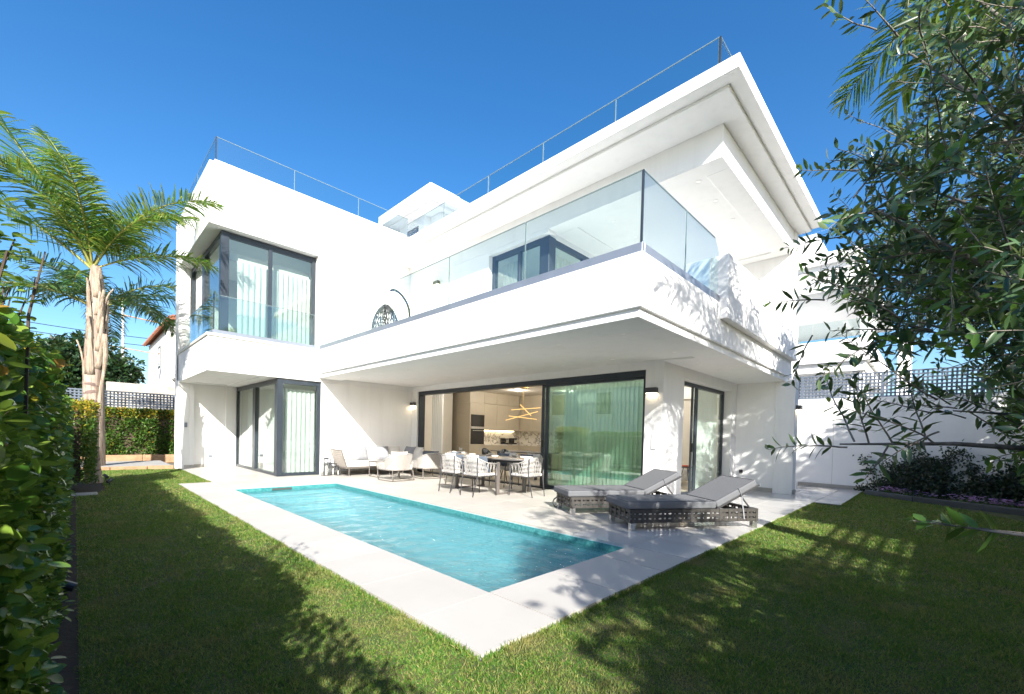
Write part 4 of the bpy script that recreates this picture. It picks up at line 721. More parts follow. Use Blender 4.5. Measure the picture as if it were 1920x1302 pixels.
# ---- sun loungers: local x from foot to head, y across
def lounger(foot, rz, label, wheels):
    t = thing('sun_lounger', label, 'sun lounger', foot, rz, 'woven sun loungers at the near end of the terrace'); L, hw = 1.92, .335; z0, z1 = .10, .275; m = MB()
    # woven skirt: three bands along each side, uprights across them
    for s in (-1, 1):
        for i, z in enumerate((z0 + .022, (z0 + z1) / 2, z1 - .022)): m.box(0, L, s * hw - .006, s * hw + .006, z - .021, z + .021)
        k_ = 27
        for i in range(k_):
            x = .02 + (L - .04) * i / (k_ - 1); o_ = .009 if i % 2 else -.009; m.box(x - .019, x + .019, s * hw + o_ - .003, s * hw + o_ + .003, z0, z1)
    for x in (0, L):
        for z in (z0 + .022, (z0 + z1) / 2, z1 - .022): m.box(x - .006, x + .006, -hw, hw, z - .021, z + .021)
        for i in range(10): y = -hw + .02 + (2 * hw - .04) * i / 9; o_ = .009 if i % 2 else -.009; m.box(x + o_ - .003, x + o_ + .003, y - .019, y + .019, z0, z1)
    tag(m.build('woven_skirt', 'lounger_weave', t, local=True), kind='stuff')
    f_ = MB()
    for s in (-1, 1): f_.box(.0, L, s * (hw - .02) - .012, s * (hw - .02) + .012, z1 - .02, z1)
    for x in (.02, .65, 1.25, L - .02): f_.box(x - .012, x + .012, -hw + .033, hw - .033, z1 - .019, z1 - .001)
    f_.build('frame', 'frame_dark', t, local=True)
    for x in (.035, L - .035):
        for s in (-1, 1): MB().box(x - .035, x + .035, s * (hw - .035) - .035, s * (hw - .035) + .035, 0, z0 - .001).build('leg', 'steel', t, local=True, bevel=.004)
    c = MB().box(-.06, 1.26, -hw - .01, hw + .01, z1 + .002, z1 + .105).build('seat_cushion', 'lounger_fabric', t, local=True, bevel=.028, seg=4)
    pip = MB(); zz = z1 + .104
    pip.tube([(-.04, -hw + .005, zz), (1.24, -hw + .005, zz), (1.24, hw - .005, zz), (-.04, hw - .005, zz), (-.04, -hw + .005, zz)], .0045, 5).build('piping', 'piping', c, local=True)
    a = R(26); ca, sa = math.cos(a), math.sin(a); bl = .70; hx, hz = 1.275, z1 + .01
    b = MB(); b.v = []; 
    for (u_, v_) in ((0, 0), (bl, 0), (bl, .10), (0, .10)):
        for y in (-hw - .01, hw + .01): b.v.append((hx + u_ * ca - v_ * sa, y, hz + u_ * sa + v_ * ca))
    b.f = [(0, 2, 3, 1), (2, 4, 5, 3), (4, 6, 7, 5), (6, 0, 1, 7), (0, 6, 4, 2), (1, 3, 5, 7)]; bc = b.build('back_cushion', 'lounger_fabric', t, local=True, bevel=.028, seg=4)
    bp = MB(); P_ = lambda u_, v_, y: (hx + u_ * ca - v_ * sa, y, hz + u_ * sa + v_ * ca); bp.tube([P_(.02, .1, -hw + .005), P_(bl - .02, .1, -hw + .005), P_(bl - .02, .1, hw - .005), P_(.02, .1, hw - .005), P_(.02, .1, -hw + .005)], .0045, 5).build('piping', 'piping', bc, local=True)
    bf = MB(); 
    for s in (-1, 1): bf.bar(P_(0, -.012, s * (hw - .02)), P_(bl + .04, -.012, s * (hw - .02)), .024, .02)
    for u_ in (.15, .35, .55, bl + .03): bf.bar(P_(u_, -.012, -hw + .03), P_(u_, -.012, hw - .03), .05, .008)
    bf.build('backrest_frame', 'frame_dark', t, local=True)
    for s in (-1, 1): MB().bar(P_(.42, -.02, s * (hw - .03)), (hx + .56, s * (hw - .03), z1 - .02), .016, .016).build('prop', 'frame_dark', t, local=True)
    st_ = MB(); st_.bar(P_(.40, .11, -hw - .014), P_(.40, -.02, -hw - .014), .018, .004); st_.bar(P_(.40, -.02, -hw - .014), (hx + .42, -hw - .016, z0 + .03), .018, .004); st_.build('strap', 'cushion_grey', t, local=True)
    if wheels:
        w_ = MB(); k_ = 20; w_.tube([(.03 + .085 * math.cos(2 * math.pi * i / k_), hw + .03, .086 + .085 * math.sin(2 * math.pi * i / k_)) for i in range(k_ + 1)], .012, 6); w_.build('wheel', 'frame_dark', t, local=True)
def foot_at(leg, rz, hw=.30, x=.035):   # place the lounger so that its near foot leg stands on the given point
    c_, s_ = math.cos(rz), math.sin(rz); return (leg[0] - c_ * x + s_ * -hw * 1, leg[1] - s_ * x - c_ * -hw, 0)
rb, ra = R(-33.5), R(-31.5)
lounger(foot_at((5.135, 2.80), rb), rb, 'dark woven sun lounger with raised back at the lawn edge', False); lounger(foot_at((5.445, 3.99), ra), ra, 'woven sun lounger with a wheel, behind the other one by the sliding door', True)
# ---- hanging egg chair on the balcony
q = thing('hanging_chair', 'dark wicker hanging egg chair on the balcony', 'hanging chair', (5.95, 10.9, 3.12))
pole = [(6.34 - .36 * max(0, math.sin((i / 20 - .45) * 2.85)) ** 1.5 * (1 if i > 9 else 0), 10.24 + .38 * max(0, (i - 10) / 10) ** 1.8, 3.13 + 1.92 * math.sin(min(1, i / 19) * 1.57)) for i in range(21)]
MB().tube(pole, .032, 8).build('stand', 'black_soft', q, smooth=True); MB().lathe([(.001, 3.122), (.45, 3.122), (.45, 3.15), (.001, 3.15)], (6.2, 10.45, 0), 20).build('base', 'frame_dark', q)
MB().tube([(5.98, 10.64, 5.01), (5.96, 10.75, 4.68)], .008, 6).build('chain', 'steel', q)
m = MB(); cxe, cye, cze = 5.95, 10.80, 4.10
def egg(a, z): r_ = .36 * math.sqrt(max(0, 1 - ((z - .0) / .60) ** 2)) * (1 - .25 * (z / .6)); return (cxe + r_ * math.cos(a), cye + r_ * math.sin(a), cze + z)
for i in range(26): a = 2 * math.pi * i / 26; m.tube([egg(a + .9 * j / 9, -.55 + 1.13 * j / 9) for j in range(10)], .012, 4, False); m.tube([egg(a - .9 * j / 9, -.55 + 1.13 * j / 9) for j in range(10)], .012, 4, False)
tag(m.build('wicker_shell', 'black_soft', q), kind='stuff')
# ================================================================ BOUNDARY WALLS, FENCES, NEIGHBOURS
def lattice_panel(parent, a, b, z0, z1, pitch=.085, sl=.038):
    a = Vector((*a, 0)); b = Vector((*b, 0)); L = (b - a).length; d = (b - a) / L; nrm = Vector((-d.y, d.x, 0)); m = MB(); up = Vector((0, 0, 1))
    n = max(1, round(L / pitch))
    for i in range(n + 1): p_ = a + d * (L * i / n); m.bar(tuple(p_ + up * z0 + nrm * .006), tuple(p_ + up * z1 + nrm * .006), .010, sl, tuple(d))
    k = max(1, round((z1 - z0) / pitch))
    for j in range(k + 1): z = z0 + (z1 - z0) * j / k; m.bar(tuple(a + up * z - nrm * .006), tuple(b + up * z - nrm * .006), .010, sl, (0, 0, 1))
    tag(m.build('lattice_panel', 'lattice', parent), kind='stuff')
def lattice_fence(name, label, pts, z0, z1, pitch=.085, sl=.038):
    t = thing(name, label, 'fence', (*pts[0], z0))
    for a, b in zip(pts, pts[1:]): lattice_panel(t, a, b, z0, z1, pitch, sl)
    for p_ in pts: MB().box(p_[0] - .035, p_[0] + .035, p_[1] - .035, p_[1] + .035, z0 - .02, z1 + .02).build('post', 'lattice', t)
    return t
bw = thing('boundary_wall', 'white garden wall at the right with grey skirting under the dark lattice', 'wall', (14.6, 2, 0)); MB().box(14.5, 14.7, -6, 12, -.1, 2.44).build('wall_face', 'stucco', bw, bevel=.006); MB().box(14.485, 14.499, 1.28, 2.75, 0, .10).build('skirting', 'skirting', bw); MB().box(14.494, 14.4995, 1.97, 1.975, .1, 2.42).build('joint', 'skirting', bw)
lattice_fence('lattice_fence', 'dark blue grey lattice fence on top of the white right hand wall', [(14.6, y) for y in (9.0, 6.8, 4.6, 2.75, 1.0, -.75, -2.5, -4.2)], 2.46, 3.08)
sw_ = thing('street_wall', 'white garden wall behind the camera carrying a lattice', 'wall', (5, -2.6, 0)); MB().box(-2, 14.4, -2.8, -2.6, -.1, 1.95).build('wall_face', 'stucco', sw_)
lattice_fence('lattice_fence', 'grey lattice on the garden wall behind the camera', [(x, -2.7) for x in (-2, 0, 2, 3.9, 5.7, 7.6, 9.6, 11.6, 13.6)], 1.97, 2.62, .12, .05)
kw = thing('back_wall', 'white low wall with lattice behind the back hedge', 'wall', (1, 21, 0)); MB().box(-8, 4.5, 21.0, 21.2, -.1, 1.75).build('wall_face', 'stucco', kw)
lattice_fence('lattice_fence', 'pale grey lattice fence above the back hedge beside the palm trunk', [(x, 21.1) for x in (-4.6, -2.9, -1.2, .6, 2.7, 4.5)], 1.77, 2.44, .10, .045)
tag(MB().box(.9, 3.2, 24.0, 24.25, -.1, 3.0).build('concrete_wall', 'concrete', bevel=.01), 'old weathered concrete wall top behind the back lattice', 'wall')
lw = thing('side_wall', 'garden wall behind the long left hedge', 'wall', (-1.3, 5, 0)); MB().box(-1.5, -1.3, -6, 14, -.1, 1.5).build('wall_face', 'stucco', lw)
# twin villa beyond the right wall
nv = thing('neighbour_villa', 'white neighbouring villa with balcony behind the lattice wall and olive', 'house', (18, 3, 0)); X0 = 16.5
wall('upper_wall', [(X0 + .3, 24, 2.9, 9, 6.85, 8.0)], parent=nv); wall('upper_roof', [(X0, 24, 1.75, 9, 6.86, 7.2), (X0 + .15, 24, 1.95, 9, 6.70, 6.858)], parent=nv)
wall('beam', [(X0 + .55, 24, 1.9, 9, 6.2, 6.70)], parent=nv); wall('terrace_roof', [(X0 + .0, 24, 1.4, 9, 5.98, 6.19)], parent=nv); wall('rear_wall', [(23.2, 23.5, 4.6, 9, 3.2, 5.98)], parent=nv)
wall('corner_pier', [(X0 + 1.9, X0 + 2.2, 1.5, 1.9, 4.7, 5.97)], parent=nv)
wall('parapet', [(X0, X0 + .2, 1.45, 9, 3.74, 4.42), (X0 + .2, 24, 1.45, 1.65, 3.74, 4.42)], parent=nv); wall('balcony_slab', [(X0 + .12, 24, 1.55, 9, 3.45, 3.739)], parent=nv); wall('ground_wall', [(X0 + .9, 24, 1.9, 9, -.1, 3.44), (X0 + .3, X0 + .6, 1.6, 1.9, -.1, 3.44)], parent=nv)
for a, b in ((8.8, 6.4), (6.4, 4.3), (4.3, 2.9), (2.9, 1.5)): MB().box(X0 + .08, X0 + .094, b + .01, a - .01, 4.421, 5.02).build('balustrade_panel', 'rail_glass', nv)
for a, b in ((2.4, 4.4), (4.4, 6.4)): MB().box(X0 + .2, X0 + .214, a + .01, b - .01, 8.001, 8.6).build('balustrade_panel', 'rail_glass', nv)
cv = thing('chimney_cowl', 'small white pitched chimney cowl behind the neighbouring balcony', 'chimney', (22, .9, 4.8)); MB().box(21.8, 22.2, .7, 1.1, 3.0, 5.2).build('stack', 'stucco', cv); m = MB(); m.v = [(21.72, .62, 5.2), (22.28, .62, 5.2), (22.28, 1.18, 5.2), (21.72, 1.18, 5.2), (22, .9, 5.5)]; m.f = [(0, 1, 4), (1, 2, 4), (2, 3, 4), (3, 0, 4), (3, 2, 1, 0)]; m.build('cap', 'stucco', cv)
# old house at the back left
oh = thing('old_house', 'old white house with clay tile roof and green iron balcony behind the back wall', 'house', (4.5, 33, 0))
wall('wall', [(3.32, 9, 27.0, 36, -.1, 6.35), (3.9, 9, 26.0, 26.998, -.1, 3.55)], 'old_wall', oh); wall('balcony_floor', [(3.35, 9, 25.9, 26.998, 3.56, 3.72)], 'old_wall', oh); wall('pier', [(3.32, 3.52, 25.9, 26.2, 3.721, 6.35)], 'old_wall', oh)
w1 = wall('window', [(3.30, 3.319, 30.6, 31.5, 4.5, 5.7)], 'shutter', oh); wall('pane', [(3.292, 3.299, 30.7, 31.4, 4.6, 5.6)], 'window_glass', w1)
bl = MB()
for i in range(16): bl.bar((3.55 + i * .11, 25.95, 3.72), (3.55 + i * .11, 25.95, 4.55), .018, .018)
bl.bar((3.5, 25.95, 4.56), (9, 25.95, 4.56), .03, .03); bl.build('balcony_railing', 'green_iron', oh)
m = MB(); rid = (6.2, 7.5); m.v = [(3.1, 25.7, 6.36), (3.1, 36.2, 6.36), (6.2, 36.2, 7.6), (6.2, 25.7, 7.6), (9.3, 36.2, 6.36), (9.3, 25.7, 6.36), (3.1, 25.7, 6.28), (3.1, 36.2, 6.28), (9.3, 25.7, 6.28)]; m.f = [(0, 1, 2, 3), (3, 2, 4, 5), (0, 3, 5, 8, 6), (0, 6, 7, 1)]; rf = m.build('roof', 'roof_clay', oh)
for i in range(26): x = 3.12 + i * .12; MB().tube([(x, 25.66, 6.40 + (x - 3.1) * .4), (x, 26.1, 6.41 + (x - 3.1) * .4)], .055, 6).build('roof_tile', 'roof_clay', rf)
for i in range(24): y = 26.2 + i * .42; MB().tube([(3.02, y, 6.35), (4.4, y, 6.90)], .07, 6).build('roof_tile', 'roof_clay', rf)
MB().tube([(3.28, 27.6, .5), (3.28, 27.6, 6.3)], .05, 8).build('drain_pipe', 'old_wall', oh)
for y, z, ln, lab in ((27.2, 6.25, 2.0, 'rusty bracket flood light sticking out below the clay roof'), (33.5, 5.6, 2.3, 'lower flood light on a long bracket from the old house wall')):
    f_ = thing('flood_light', lab, 'flood light', (3.3, y, z)); MB().tube([(3.31, y, z), (3.31 - ln, y + .3, z + .22)], .03, 6).build('bracket', 'terracotta_edge', f_); MB().box(3.31 - ln - .35, 3.31 - ln + .02, y + .15, y + .45, z + .14, z + .36).build('lamp_head', 'ledge', f_, bevel=.03)
tag(MB().box(2.2, 3.6, 40, 44, -.1, 4.0).box(1.9, 3.8, 39.8, 44, 4.0, 4.2).build('far_house', 'ochre_wall'), 'small ochre house far behind the dark tree', 'house')
lp = thing('lamp_post', 'tall white street lamp post rising beyond the dark tree', 'street lamp', (2.35, 40, 0)); MB().tube([(2.35, 40, 0), (2.31, 40, 10.0)], [.11, .07], 8).build('pole', 'old_wall', lp); MB().box(2.15, 2.65, 39.8, 40.2, 9.9, 10.15).build('lamp_head', 'ledge', lp, bevel=.04)
for k_, (z, lab) in enumerate(((7.2, 'upper overhead wire crossing the sky beside the old house'), (6.7, 'lower overhead wire crossing the sky beside the old house'))): tag(MB().tube([(-3 + i, 38, z - .10 * math.sin(math.pi * i / 8)) for i in range(9)], .02, 4).build('overhead_wire', 'black_soft'), lab, 'wire', 'overhead wires')
# houses across the street, mirrored in the glass
for (x0, x1, y0, y1, h, mt, lab, wins) in ((-16, -10, 3, 12, 6.2, 'grey_house', 'grey house across the street mirrored in the sliding door', [(4.5, 5.9), (8.3, 9.7)]), (-15, -10.5, 14, 24, 5.6, 'old_wall', 'white house across the street farther along', [(16, 17.2), (20, 21.2)])):
    h_ = thing('street_house', lab, 'house', (x0, y0, 0)); MB().box(x0, x1, y0, y1, -.1, h).build('wall', mt, h_); MB().box(x0 - .3, x1 + .3, y0 - .3, y1 + .3, h + .002, h + .25).build('roof', 'roof_clay', h_)
    for a, b in wins: MB().box(x1 + .001, x1 + .03, a, b, 2.9, 4.4).build('window', 'shutter', h_)
# ================================================================ PLANTS
def ellipsoid_leaves(n, c, r, shell=.55, L=.07, W=.03, kind='diamond', seed=None):
    d_ = rdir(n); rad = shell + (1 - shell) * RNG.uniform(0, 1, n) ** .6; P = np.array(c) + d_ * rad[:, None] * np.array(r); D = unit(d_ + RNG.normal(0, .7, (n, 3)) + np.array((0, 0, -.15))); return leaves(P, D, unit(RNG.normal(0, .7, (n, 3)) + np.array((0, 0, .8)) + d_ * .4), L * RNG.uniform(.7, 1.3, n), W * RNG.uniform(.7, 1.3, n), kind)
def clumpy(n_cl, per, c, r, L, W, clr=.30, kind='diamond', flat=.75, low=-1.0):
    Vs, Fs, off = [], [], 0; dd = rdir(n_cl); dd = dd[dd[:, 2] > low]
    for d_ in dd:
        q = np.array(c) + d_ * np.array(r) * RNG.uniform(.35, 1.0) ** .5; s = clr * RNG.uniform(.6, 1.35); V, F = ellipsoid_leaves(int(per * RNG.uniform(.6, 1.3)), q, (s, s, s * flat), .2, L, W, kind); Vs.append(V); Fs.append(F + off); off += len(V)
    return np.concatenate(Vs), np.concatenate(Fs)
def tree(name, label, base, trunk_h, tr_r, c, r, n_cl, per, L, W, mat, clr=.4, limbs=6, group=None):
    t = thing(name, label, 'tree', base, group=group); m = MB(); top = Vector((base[0] + .05, base[1], base[2] + trunk_h)); m.tube([base, ((base[0] + top.x) / 2 + .06, base[1] + .04, base[2] + trunk_h * .5), tuple(top)], [tr_r, tr_r * .8, tr_r * .65], 10); cc = Vector(c)
    for i in range(limbs):
        a = 2 * math.pi * i / limbs + random.random(); e_ = cc + Vector((math.cos(a) * r[0] * .7, math.sin(a) * r[1] * .7, random.uniform(-.2, .6) * r[2])); mid = (top + e_) / 2 + Vector((random.uniform(-.1, .1), random.uniform(-.1, .1), .1)); m.tube([tuple(top), tuple(mid), tuple(e_)], [tr_r * .5, tr_r * .3, tr_r * .1], 7)
    m.build('trunk', 'bark', t, smooth=True); V, F = clumpy(n_cl, per, c, r, L, W, clr); tag(np_mesh('crown', V, F, mat, t), kind='stuff'); return t
# ---- hedges: stems round an added light-blocking core, leaves on the faces, young shoots on top
def hedge(name, label, box_, dens, L, W, mat, young=0.0, group=None, wob=.06, tall=None, faces='WENST', singles=0, ymat='young_leaf', bare=0.0):
    x0, x1, y0, y1, z0, z1 = box_; t = thing(name, label, 'hedge', ((x0 + x1) / 2, (y0 + y1) / 2, 0), group=group)
    m = MB(); ins = .10
    n_st = max(3, int(max(x1 - x0, y1 - y0) / .22))
    for i in range(n_st):
        fx, fy = (.5 + random.uniform(-.15, .15), (i + .5) / n_st) if (y1 - y0) > (x1 - x0) else ((i + .5) / n_st, .5 + random.uniform(-.15, .15)); px, py = x0 + fx * (x1 - x0), y0 + fy * (y1 - y0)
        for q in range(5): a = random.uniform(0, 6.28); h = random.uniform(.55, .95) * z1; m.tube([(px, py, 0), (px + .05 * math.cos(a), py + .05 * math.sin(a), h * .4), (px + .22 * math.cos(a), py + .22 * math.sin(a), h)], [.012, .008, .003], 4, False)
    tag(m.build('stems', 'twig', t), kind='stuff')
    MB().box(x0 + ins * 1.8, x1 - ins * 1.8, y0 + ins, y1 - ins, .15, z1 - .16).build('light_block_core', 'twig', t)  # added dark box, stops light passing through the hedge
    Ps, Ns = [], []
    for fc in faces:
        A = {'W': (y1 - y0) * (z1 - z0), 'E': (y1 - y0) * (z1 - z0), 'N': (x1 - x0) * (z1 - z0), 'S': (x1 - x0) * (z1 - z0), 'T': (x1 - x0) * (y1 - y0)}[fc]; n = int(A * dens); u_ = RNG.uniform(0, 1, n); v_ = RNG.uniform(0, 1, n); dp = np.abs(RNG.normal(0, wob * 1.3, n))
        X = x0 + u_ * (x1 - x0); Y = y0 + u_ * (y1 - y0); Z = z0 + v_ * (z1 - z0)
        bul = wob * (np.sin(Y * 4.1 + Z * 3.3) + np.sin(Y * 9.7 - Z * 6.1 + 1.3) * .6) if fc in 'WE' else wob * (np.sin(X * 4.1 + Z * 3.3) + np.sin(X * 9.7 - Z * 6.1) * .6)
        if fc == 'E': P = np.stack([x1 - dp + bul * .8, Y, Z], 1); nr = (1, 0, .25)
        elif fc == 'W': P = np.stack([x0 + dp + bul * .8, Y, Z], 1); nr = (-1, 0, .25)
        elif fc == 'N': P = np.stack([X, y1 - dp + bul * .8, Z], 1); nr = (0, 1, .25)
        elif fc == 'S': P = np.stack([X, y0 + dp + bul * .8, Z], 1); nr = (0, -1, .25)
        else: P = np.stack([X, y0 + v_ * (y1 - y0), z1 - dp + .04 * np.sin(X * 7 + v_ * 31)], 1); nr = (0, 0, 1)
        Ps.append(P); Ns.append(np.tile(np.array(nr), (n, 1)))
    P = np.concatenate(Ps); Nn = np.concatenate(Ns); n = len(P)
    if bare:
        keep = ~((P[:, 2] < .42) & (RNG.uniform(0, 1, n) < bare)); P, Nn = P[keep], Nn[keep]; n = len(P)
    D = unit(Nn * .55 + RNG.normal(0, .65, (n, 3)) + np.array((0, 0, .15))); U = unit(RNG.normal(0, .5, (n, 3)) + np.array((0, 0, .9)) + Nn * .3); Ls = L * RNG.uniform(.6, 1.25, n); Ws = W * RNG.uniform(.7, 1.25, n)
    dist = np.linalg.norm(P - np.array((0, 0, 1.2)), axis=1); top = P[:, 2] > z1 - .28; yg = top & (RNG.uniform(0, 1, n) < young) | (RNG.uniform(0, 1, n) < young * .06)
    order = np.argsort(dist); single = np.zeros(n, bool)
    if singles:
        vis = order[(P[order, 1] > 1.1) & (P[order, 0] > x1 - .14) & (P[order, 0] > -0.115 * P[order, 1] - .02)][:singles]; single[vis] = True; fr = leaf_frames(P[vis], D[vis], U[vis], Ls[vis], Ws[vis]); me = {}
        for yv, mt in ((0, mat), (1, ymat)):
            V, F = leaves(np.zeros((1, 3)), np.array([[1., 0, 0]]), np.array([[0, 0, 1.]]), 1.0, 1.0, 'round', .18); V[:, 2] = V[:, 2] * .35; mm = bpy.data.meshes.new('leaf'); mm.from_pydata([tuple(v) for v in V], [], [tuple(f) for f in F]); mm.materials.append(MAT[mt]); mm.polygons.foreach_set('use_smooth', [True] * len(mm.polygons)); me[yv] = mm
        off = Matrix.Translation(-wloc(t))
        for i, M_ in zip(vis, fr): o = bpy.data.objects.new('leaf', me[int(yg[i])]); COL.objects.link(o); o.parent = t; o.matrix_local = off @ M_
    for sel, mt, nm in ((~yg & ~single, mat, 'foliage'), (yg & ~single, ymat, 'young_foliage')):
        if sel.any():
            nr_ = sel & (dist < 4.5); fr_ = sel & ~nr_; parts_ = []
            if nr_.any(): parts_.append(leaves(P[nr_], D[nr_], U[nr_], Ls[nr_], Ws[nr_], 'round', .18))
            if fr_.any(): parts_.append(leaves(P[fr_], D[fr_], U[fr_], Ls[fr_] * 1.1, Ws[fr_] * 1.15, 'diamond', .18))
            off_ = 0; VV, FF = [], []
            for V, F in parts_: VV.append(V); FF.append(F + off_); off_ += len(V)
            tag(np_mesh(nm, np.concatenate(VV), np.concatenate(FF), mt, t), kind='stuff')
    return t
hedge('hedge', 'long glossy leaved hedge along the left edge of the lawn, closest to the camera', (-.80, -.09, 1.32, 10.6, .14, 1.44), 3000, .040, .026, 'hedge_leaf', .10, wob=.05, faces='EST', singles=300, bare=.5)
hedge('hedge', 'hedge running on along the left wall beside the camera', (-1.0, -.36, -2.3, 1.30, .14, 1.62), 700, .055, .035, 'hedge_leaf', .2, wob=.05, faces='ENST')
hedge('hedge', 'block of clipped hedge with yellow young top in front of the palm trunk', (-.62, .26, 11.0, 12.25, .12, 1.62), 1500, .055, .03, 'bush_leaf', .8, wob=.05, faces='WENST', bare=.3)
hedge('hedge', 'dense ivy green hedge at the back of the lawn beside the villa wing', (-3.0, 2.9, 20.35, 20.95, .20, 1.80), 1700, .075, .05, 'bush_leaf', .45, wob=.07, faces='ST')
hedge('hedge', 'clipped hedge on the street wall behind the camera', (-1.9, 3.0, -2.55, -2.0, .1, 2.1), 500, .08, .05, 'bush_leaf', .2, wob=.08, faces='NST')
hedge('hedge', 'tall hedge on the street wall behind the loungers', (5.7, 13.2, -2.58, -2.1, .1, 2.85), 500, .08, .05, 'bush_leaf', .2, wob=.08, faces='NST')
# tall shoots standing out of the near hedge
def shoots():
    t = thing('hedge_shoots', 'tall young shoots with green and reddish leaves rising above the left hedge', 'shrub', (-.35, 3.0, 0)); m = MB(); PP, DD, UU, LL, WW = [], [], [], [], []
    GG = []
    for i in range(44):
        x, y = (random.uniform(-.45, -.16), random.uniform(1.9, 8.5)) if i < 26 else (random.uniform(-.30, -.10), random.uniform(1.32, 2.5)); h = random.uniform(.22, .45) + (.12 if y < 3.6 else 0); lean = Vector((random.uniform(-.1, .12), random.uniform(-.1, .1), 1)).normalized(); a = Vector((x, y, 1.22)); m.tube([tuple(a), tuple(a + lean * h * .6), tuple(a + lean * h + Vector((.03, 0, 0)))], [.005, .004, .002], 5, False)
        for j in range(int(h / .035)):
            for s in (0, 1): b = a + lean * (.12 + j * .045 + random.uniform(-.01, .01)); an = random.uniform(0, 6.28); PP.append(tuple(b)); DD.append((math.cos(an), math.sin(an), random.uniform(.0, .7))); UU.append((random.uniform(-.3, .3), random.uniform(-.3, .3), 1)); LL.append(random.uniform(.03, .05)); WW.append(random.uniform(.016, .028)); GG.append(i >= 22)
    tag(m.build('stems', 'twig', t), kind='stuff'); G_ = np.array(GG)
    for sel, mt, nm in ((~G_, 'young_leaf', 'young_foliage'), (G_, 'hedge_leaf', 'foliage')): V, F = leaves(np.array(PP)[sel], np.array(DD)[sel], np.array(UU)[sel], np.array(LL)[sel], np.array(WW)[sel], 'round', .2); tag(np_mesh(nm, V, F, mt, t), kind='stuff')
shoots()
# ---- palms
def frond(parent, base, az, el, length, droop, mat, nl=70, ll=.55, lw=.022, seed=0, curl=0.0, name='frond'):
    r = np.random.default_rng(seed); n = 26; s = np.linspace(0, 1, n); h = np.array((math.cos(az), math.sin(az), 0)); side = np.array((-math.sin(az), math.cos(az), 0)); P = [np.array(base, float)]; e_ = el
    for i in range(1, n): e_ = el - droop * (s[i] ** 1.5); P.append(P[-1] + (h * math.cos(e_) + np.array((0, 0, 1)) * math.sin(e_) + side * curl * s[i]) * length / (n - 1))
    P = np.array(P); T = unit(np.gradient(P, axis=0)); m = MB(); m.tube([tuple(p_) for p_ in P], list(.022 * (1 - .88 * s) * length / 2.6), 6); V = [np.array(m.v)]; F = [f_ for f_ in m.f if len(f_) == 4]; F = np.array(F); off = len(m.v); mi = [np.zeros(len(F), int)]; Fs = [F]
    u_ = np.sort(np.concatenate([np.linspace(.13, .995, nl), np.linspace(.135, .99, nl)])) ; k = len(u_); sgn = np.where(np.arange(k) % 2 == 0, 1., -1.); idx = u_ * (n - 1); i0 = np.clip(idx.astype(int), 0, n - 2); fr = (idx - i0)[:, None]; B = P[i0] * (1 - fr) + P[i0 + 1] * fr; Tt = unit(T[i0] * (1 - fr) + T[i0 + 1] * fr); Sd = unit(np.cross(Tt, np.tile(np.array((0, 0, 1.)), (k, 1)) + .001)); Up = np.cross(Sd, Tt)
    el2 = r.uniform(-.55, 1.1, k)[:, None]; fwd = (.45 + .55 * u_)[:, None]; D = unit(Sd * sgn[:, None] * 1.0 + Tt * fwd + Up * el2 * .8); L = ll * np.sin(np.pi * (.16 + .80 * u_)) ** .7 * r.uniform(.75, 1.15, k) * (length / 2.6) ** .5; L = L[:, None]; dr = r.uniform(.25, .75, k)[:, None]
    Wd = unit(np.cross(D, Up + r.normal(0, .5, (k, 3)))); g = np.array((0, 0, -1.)); w_ = lw * r.uniform(.8, 1.2, k)[:, None]
    q1 = B + D * L * .4 + g * L * .06 * dr; q2 = B + D * L * .75 + g * L * .28 * dr; q3 = B + D * L * .96 + g * L * .62 * dr
    LV = np.stack([B - Wd * w_ * .25, B + Wd * w_ * .25, q1 - Wd * w_ * .5, q1 + Wd * w_ * .5, q2 - Wd * w_ * .4, q2 + Wd * w_ * .4, q3 - Wd * w_ * .08, q3 + Wd * w_ * .08], 1).reshape(-1, 3); LF = (np.array([(0, 1, 3, 2), (2, 3, 5, 4), (4, 5, 7, 6)])[None] + (np.arange(k) * 8)[:, None, None]).reshape(-1, 4) + off
    V.append(LV); Fs.append(LF); mi.append(np.ones(len(LF), int)); return np_mesh(name, np.concatenate(V), np.concatenate(Fs), ['rachis', mat], parent, mi=np.concatenate(mi))
pm = thing('palm_tree', 'tall queen palm with pale shaggy trunk at the left of the villa', 'palm tree', (.33, 12.82, -.03)); zs = [(-.05, .16), (.3, .125), (.8, .105), (1.3, .11), (1.7, .14), (2.1, .155), (2.6, .16), (3.2, .155), (3.8, .145), (4.25, .12), (4.6, .08)]
cxp = lambda z: .29 - .03 * math.sin(z * 1.2)
m = MB(); k = 20; n0 = 0
prof = []
zz = -.05
while zz < 4.6: prof.append(zz); zz += .05
for i, z in enumerate(prof):
    r_ = np.interp(z, [a for a, b in zs], [b for a, b in zs]) * (1 + (.02 * math.sin(z * 40) if z < 2.2 else 0))
    for j in range(k): a = 2 * math.pi * j / k; rr = r_ * (1 + .035 * math.sin(3 * a + z * 2) + random.uniform(-.012, .012)); m.v.append((cxp(z) + rr * math.cos(a), 12.82 + rr * math.sin(a), z))
for i in range(len(prof) - 1):
    for j in range(k): q = (j + 1) % k; m.f.append((i*k + j, i*k + q, (i+1)*k + q, (i+1)*k + j))
m.build('trunk', 'palm_bark', pm, smooth=True)
